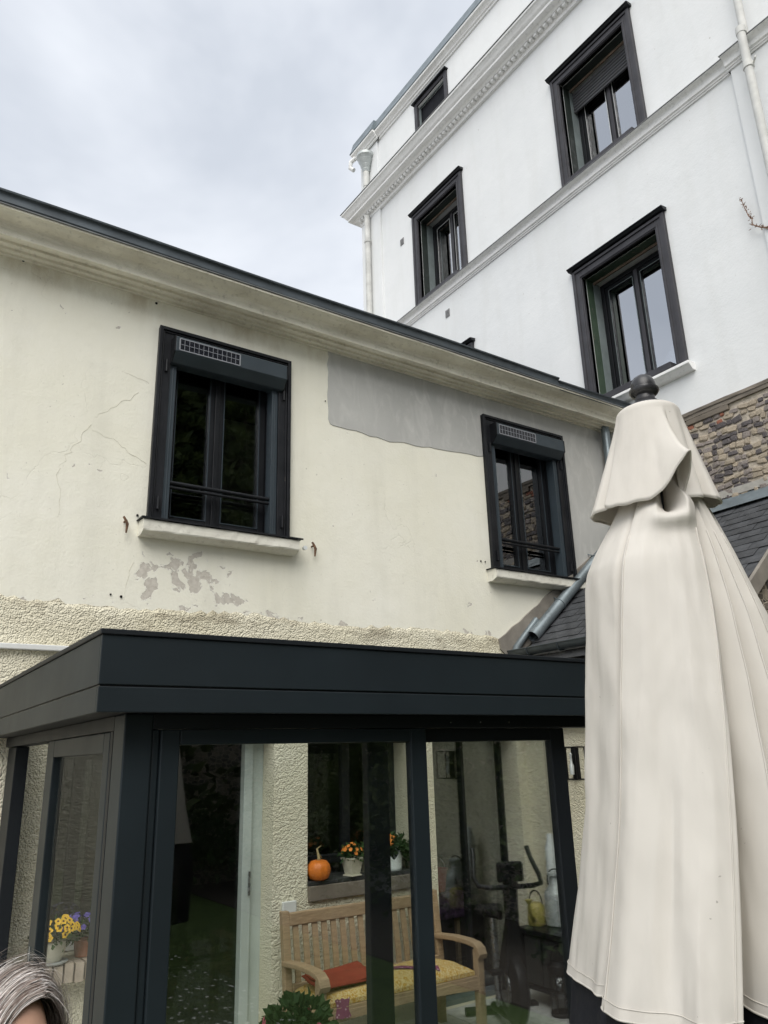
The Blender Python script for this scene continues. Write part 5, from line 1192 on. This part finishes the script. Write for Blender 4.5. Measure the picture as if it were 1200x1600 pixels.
# hair: scalp shell + strands combed from the parting
hairmb = MB(); rows = []
for la in np.linspace(-.30, math.pi / 2 - .02, 20):
    row_ = []
    for lo in np.linspace(R(42), R(318), 50):
        x = math.cos(la) * math.sin(lo); y = math.cos(la) * math.cos(lo); z_ = math.sin(la); row_.append(tuple(H(x * .081, y * .103, z_ * .124 + .002)))
    rows.append(row_)
hairmb.grid(rows)
rows = []
for la in np.linspace(.80, math.pi / 2 - .02, 10):
    rows.append([tuple(H(math.cos(la) * math.sin(lo) * .081, math.cos(la) * math.cos(lo) * .103, math.sin(la) * .124 + .002)) for lo in np.linspace(R(-43), R(43), 20)])
hairmb.grid(rows)
hairmb.build('hair_cap', 'hairdark', per, smooth=True, local=True, recalc=False)
r_ = np.random.default_rng(77); HS = {'hairdark': MB(), 'hairmid': MB(), 'hairlight': MB()}
for i in range(5200):
    s = 1 if r_.random() < .5 else -1
    u0 = r_.uniform(-.090, .088); part_x = -.020 + r_.normal(0, .004)
    pts = []; wob = r_.normal(0, .022); ln = r_.uniform(.75, 1.12); sp = r_.normal(0, .006) + (abs(r_.normal(0, .016)) if r_.random() < .06 else 0); kf = r_.random(); ph = r_.uniform(0, 6)
    cg = .5 + .5 * math.sin(u0 * 210 + s * 1.3)            # locks share a tone
    for t in np.linspace(0, 1, 13):
        a = t * ln * 2.15
        rad_x = .085 + .012 * math.sin(min(a, 1.57)) + sp + .007 * kf; rad_z = .128 + sp
        x = part_x * (1 - t) + s * rad_x * math.sin(min(a, 1.62)) * math.sqrt(max(.05, 1 - (u0 / .125) ** 2))
        z_ = rad_z * math.cos(min(a, 1.62)) * math.sqrt(max(.05, 1 - (u0 / .122) ** 2))
        if a > 1.62: z_ -= (a - 1.62) * .16; x -= s * .012 * (a - 1.62) ** 2 * 3
        y = u0 + wob * t + .010 * math.sin(3.5 * t + ph) - .040 * t * max(0, u0) / .08
        pts.append(H(x + .006 * t * math.sin(6 * t + ph), y, z_))
    wv = r_.uniform(.00035, .0008); key = r_.choice(['hairdark', 'hairmid', 'hairlight'], p=[.30 - .16 * cg, .40, .30 + .16 * cg]); mbh = HS[key]
    for k in range(12):
        p, q = pts[k], pts[k + 1]; d = (q - p); n_ = (p - HC).normalized(); sd_ = d.cross(n_); sd_ = sd_.normalized() * wv if sd_.length > 1e-9 else hs * wv
        e = .25 if k == 11 else 1
        mbh.add([tuple(p - sd_), tuple(p + sd_), tuple(q + sd_ * e), tuple(q - sd_ * e)], [(0, 1, 2, 3)])
for key, mbh in HS.items(): mbh.build('hair', key, per, smooth=True, local=True, recalc=False)

# ------------------------------------------------------------------ garden behind the viewer (seen in the panes)
gw = MB(); gw.box(-14, -8.4, FL - .05, 24, -8.05, 2.5); tag(gw.build('garden_wall', 'flintwall'), 'flint garden wall facing the house across the lawn', 'wall')
def conifer(seed, h):
    r_ = np.random.default_rng(seed); tr = MB(); tr.tube([(0, 0, 0), (.05, 0, h * .3), (0, .05, h * .7), (0, 0, h * .97)], [h * .022, h * .017, h * .009, .01], 8)
    cr2 = MB()
    for b in range(150):
        z = h * (.06 + .92 * (b / 150) ** .9); L_ = (h - z) * .27 + .35; a = r_.uniform(0, 2 * math.pi); L_ *= r_.uniform(.75, 1.15)
        d = Vector((math.cos(a), math.sin(a), 0)); 
        for k in range(95):
            t = r_.random() ** .6; p = d * (L_ * t) + Vector((0, 0, z + L_ * (.15 * t - .30 * t * t))); w2 = L_ * .22 * (1.1 - t) + .06
            p = p + Vector((-d.y, d.x, 0)) * r_.normal(0, w2) + Vector((0, 0, r_.normal(0, .08)))
            o = (d * .7 + Vector((-d.y, d.x, 0)) * r_.normal(0, .6) + Vector((0, 0, r_.uniform(-.3, .7)))).normalized(); s = o.cross(Vector(r_.normal(0, 1, 3))).normalized(); l2 = r_.uniform(.2, .42)
            cr2.add([tuple(p - s * .012), tuple(p + o * l2 * .45 + s * .07), tuple(p + o * l2), tuple(p + o * l2 * .45 - s * .07)], [(0, 1, 2, 3)])
    return tr.mesh('trunk', smooth=True), cr2.mesh('crown', recalc=False)
cm = [conifer(s, 15.) for s in (1, 2)]
for a, b in cm: a.materials.append(M['bark']); b.materials.append(M['conifer'])
for i, (x, y, k) in enumerate(((1.5, -11.5, 1.0), (4.6, -10.2, .98), (7.2, -11.6, 1.12), (9.8, -10.4, 1.05), (12.6, -11.8, 1.0), (15.5, -10.8, .95), (5.9, -14.5, 1.35), (9.4, -15.5, 1.4), (13.2, -16, 1.3), (2.2, -15.5, 1.2), (8.4, -12.9, 1.15), (11.2, -13.4, 1.2), (5.6, -12.4, 1.1), (17.5, -13.2, 1.2), (-2, -12.5, 1.1))):
    t = thing('conifer_tree', 'dark conifer standing behind the flint garden wall', 'tree', (x, y, FL), i * 1.1, 'conifers behind the garden wall'); t.scale = (k * 1.1, k * 1.1, k)
    inst('trunk', cm[i % 2][0], t, (0, 0, 0)); inst('crown', cm[i % 2][1], t, (0, 0, 0))
for i, (x, y, rr) in enumerate(((3.2, -7.3, .8), (5.2, -7.4, .95), (7.3, -7.2, .8), (9.4, -7.4, 1.0), (11.6, -7.3, .9))):
    t = thing('garden_shrub', 'rounded green shrub in front of the flint garden wall', 'shrub', (x, y, FL), 0, 'shrubs along the garden wall')
    mb = MB(); leafblob(mb, (0, 0, .5), rr, 1500, .12, .9, 60 + i, .9); part(mb, 'foliage', 'shrub', t, recalc=False); mb = MB(); mb.tube([(0, 0, 0), (0, 0, .5)], [.05, .03], 6); part(mb, 'stem', 'bark', t)
mb = MB(); r_ = np.random.default_rng(90)
for _ in range(2600):
    x, y = r_.uniform(-1.4, 3.5), r_.uniform(-7.5, 2.2); rr = r_.uniform(.010, .019); z = FL - .03 + r_.uniform(.02, .05)
    mb.add([(x + rr * math.cos(q), y + rr * math.sin(q), z) for q in np.linspace(0, 2 * math.pi, 6)[:-1]], [(0, 1, 2, 3, 4)])
tag(mb.build('daisies', 'petalwhite', recalc=False), 'white daisies scattered over the lawn', 'daisies', kind='stuff')

for i, (y, rr, hh) in enumerate(((2.75, .7, 2.9), (1.5, .8, 3.4), (.1, .9, 3.6), (-1.4, .95, 3.3), (-3.0, 1., 3.7), (-4.6, 1., 3.4), (-6.2, 1., 3.8))):
    t = thing('wall_shrub', 'tall dark shrub growing against the foot of the flint wall', 'shrub', (7.0, y, FL), 0, 'shrubs against the flint wall')
    mb = MB(); leafblob(mb, (0, 0, hh * .25), rr * .8, 2600, .12, 1.6, 160 + i, hh / rr * .9); leafblob(mb, (0, 0, hh * .3), rr * .95, 1200, .12, .5, 180 + i, 1.2); part(mb, 'foliage', 'conifer', t, recalc=False); mb = MB(); mb.tube([(0, 0, 0), (0, 0, hh * .6)], [.05, .03], 6); part(mb, 'stem', 'bark', t)
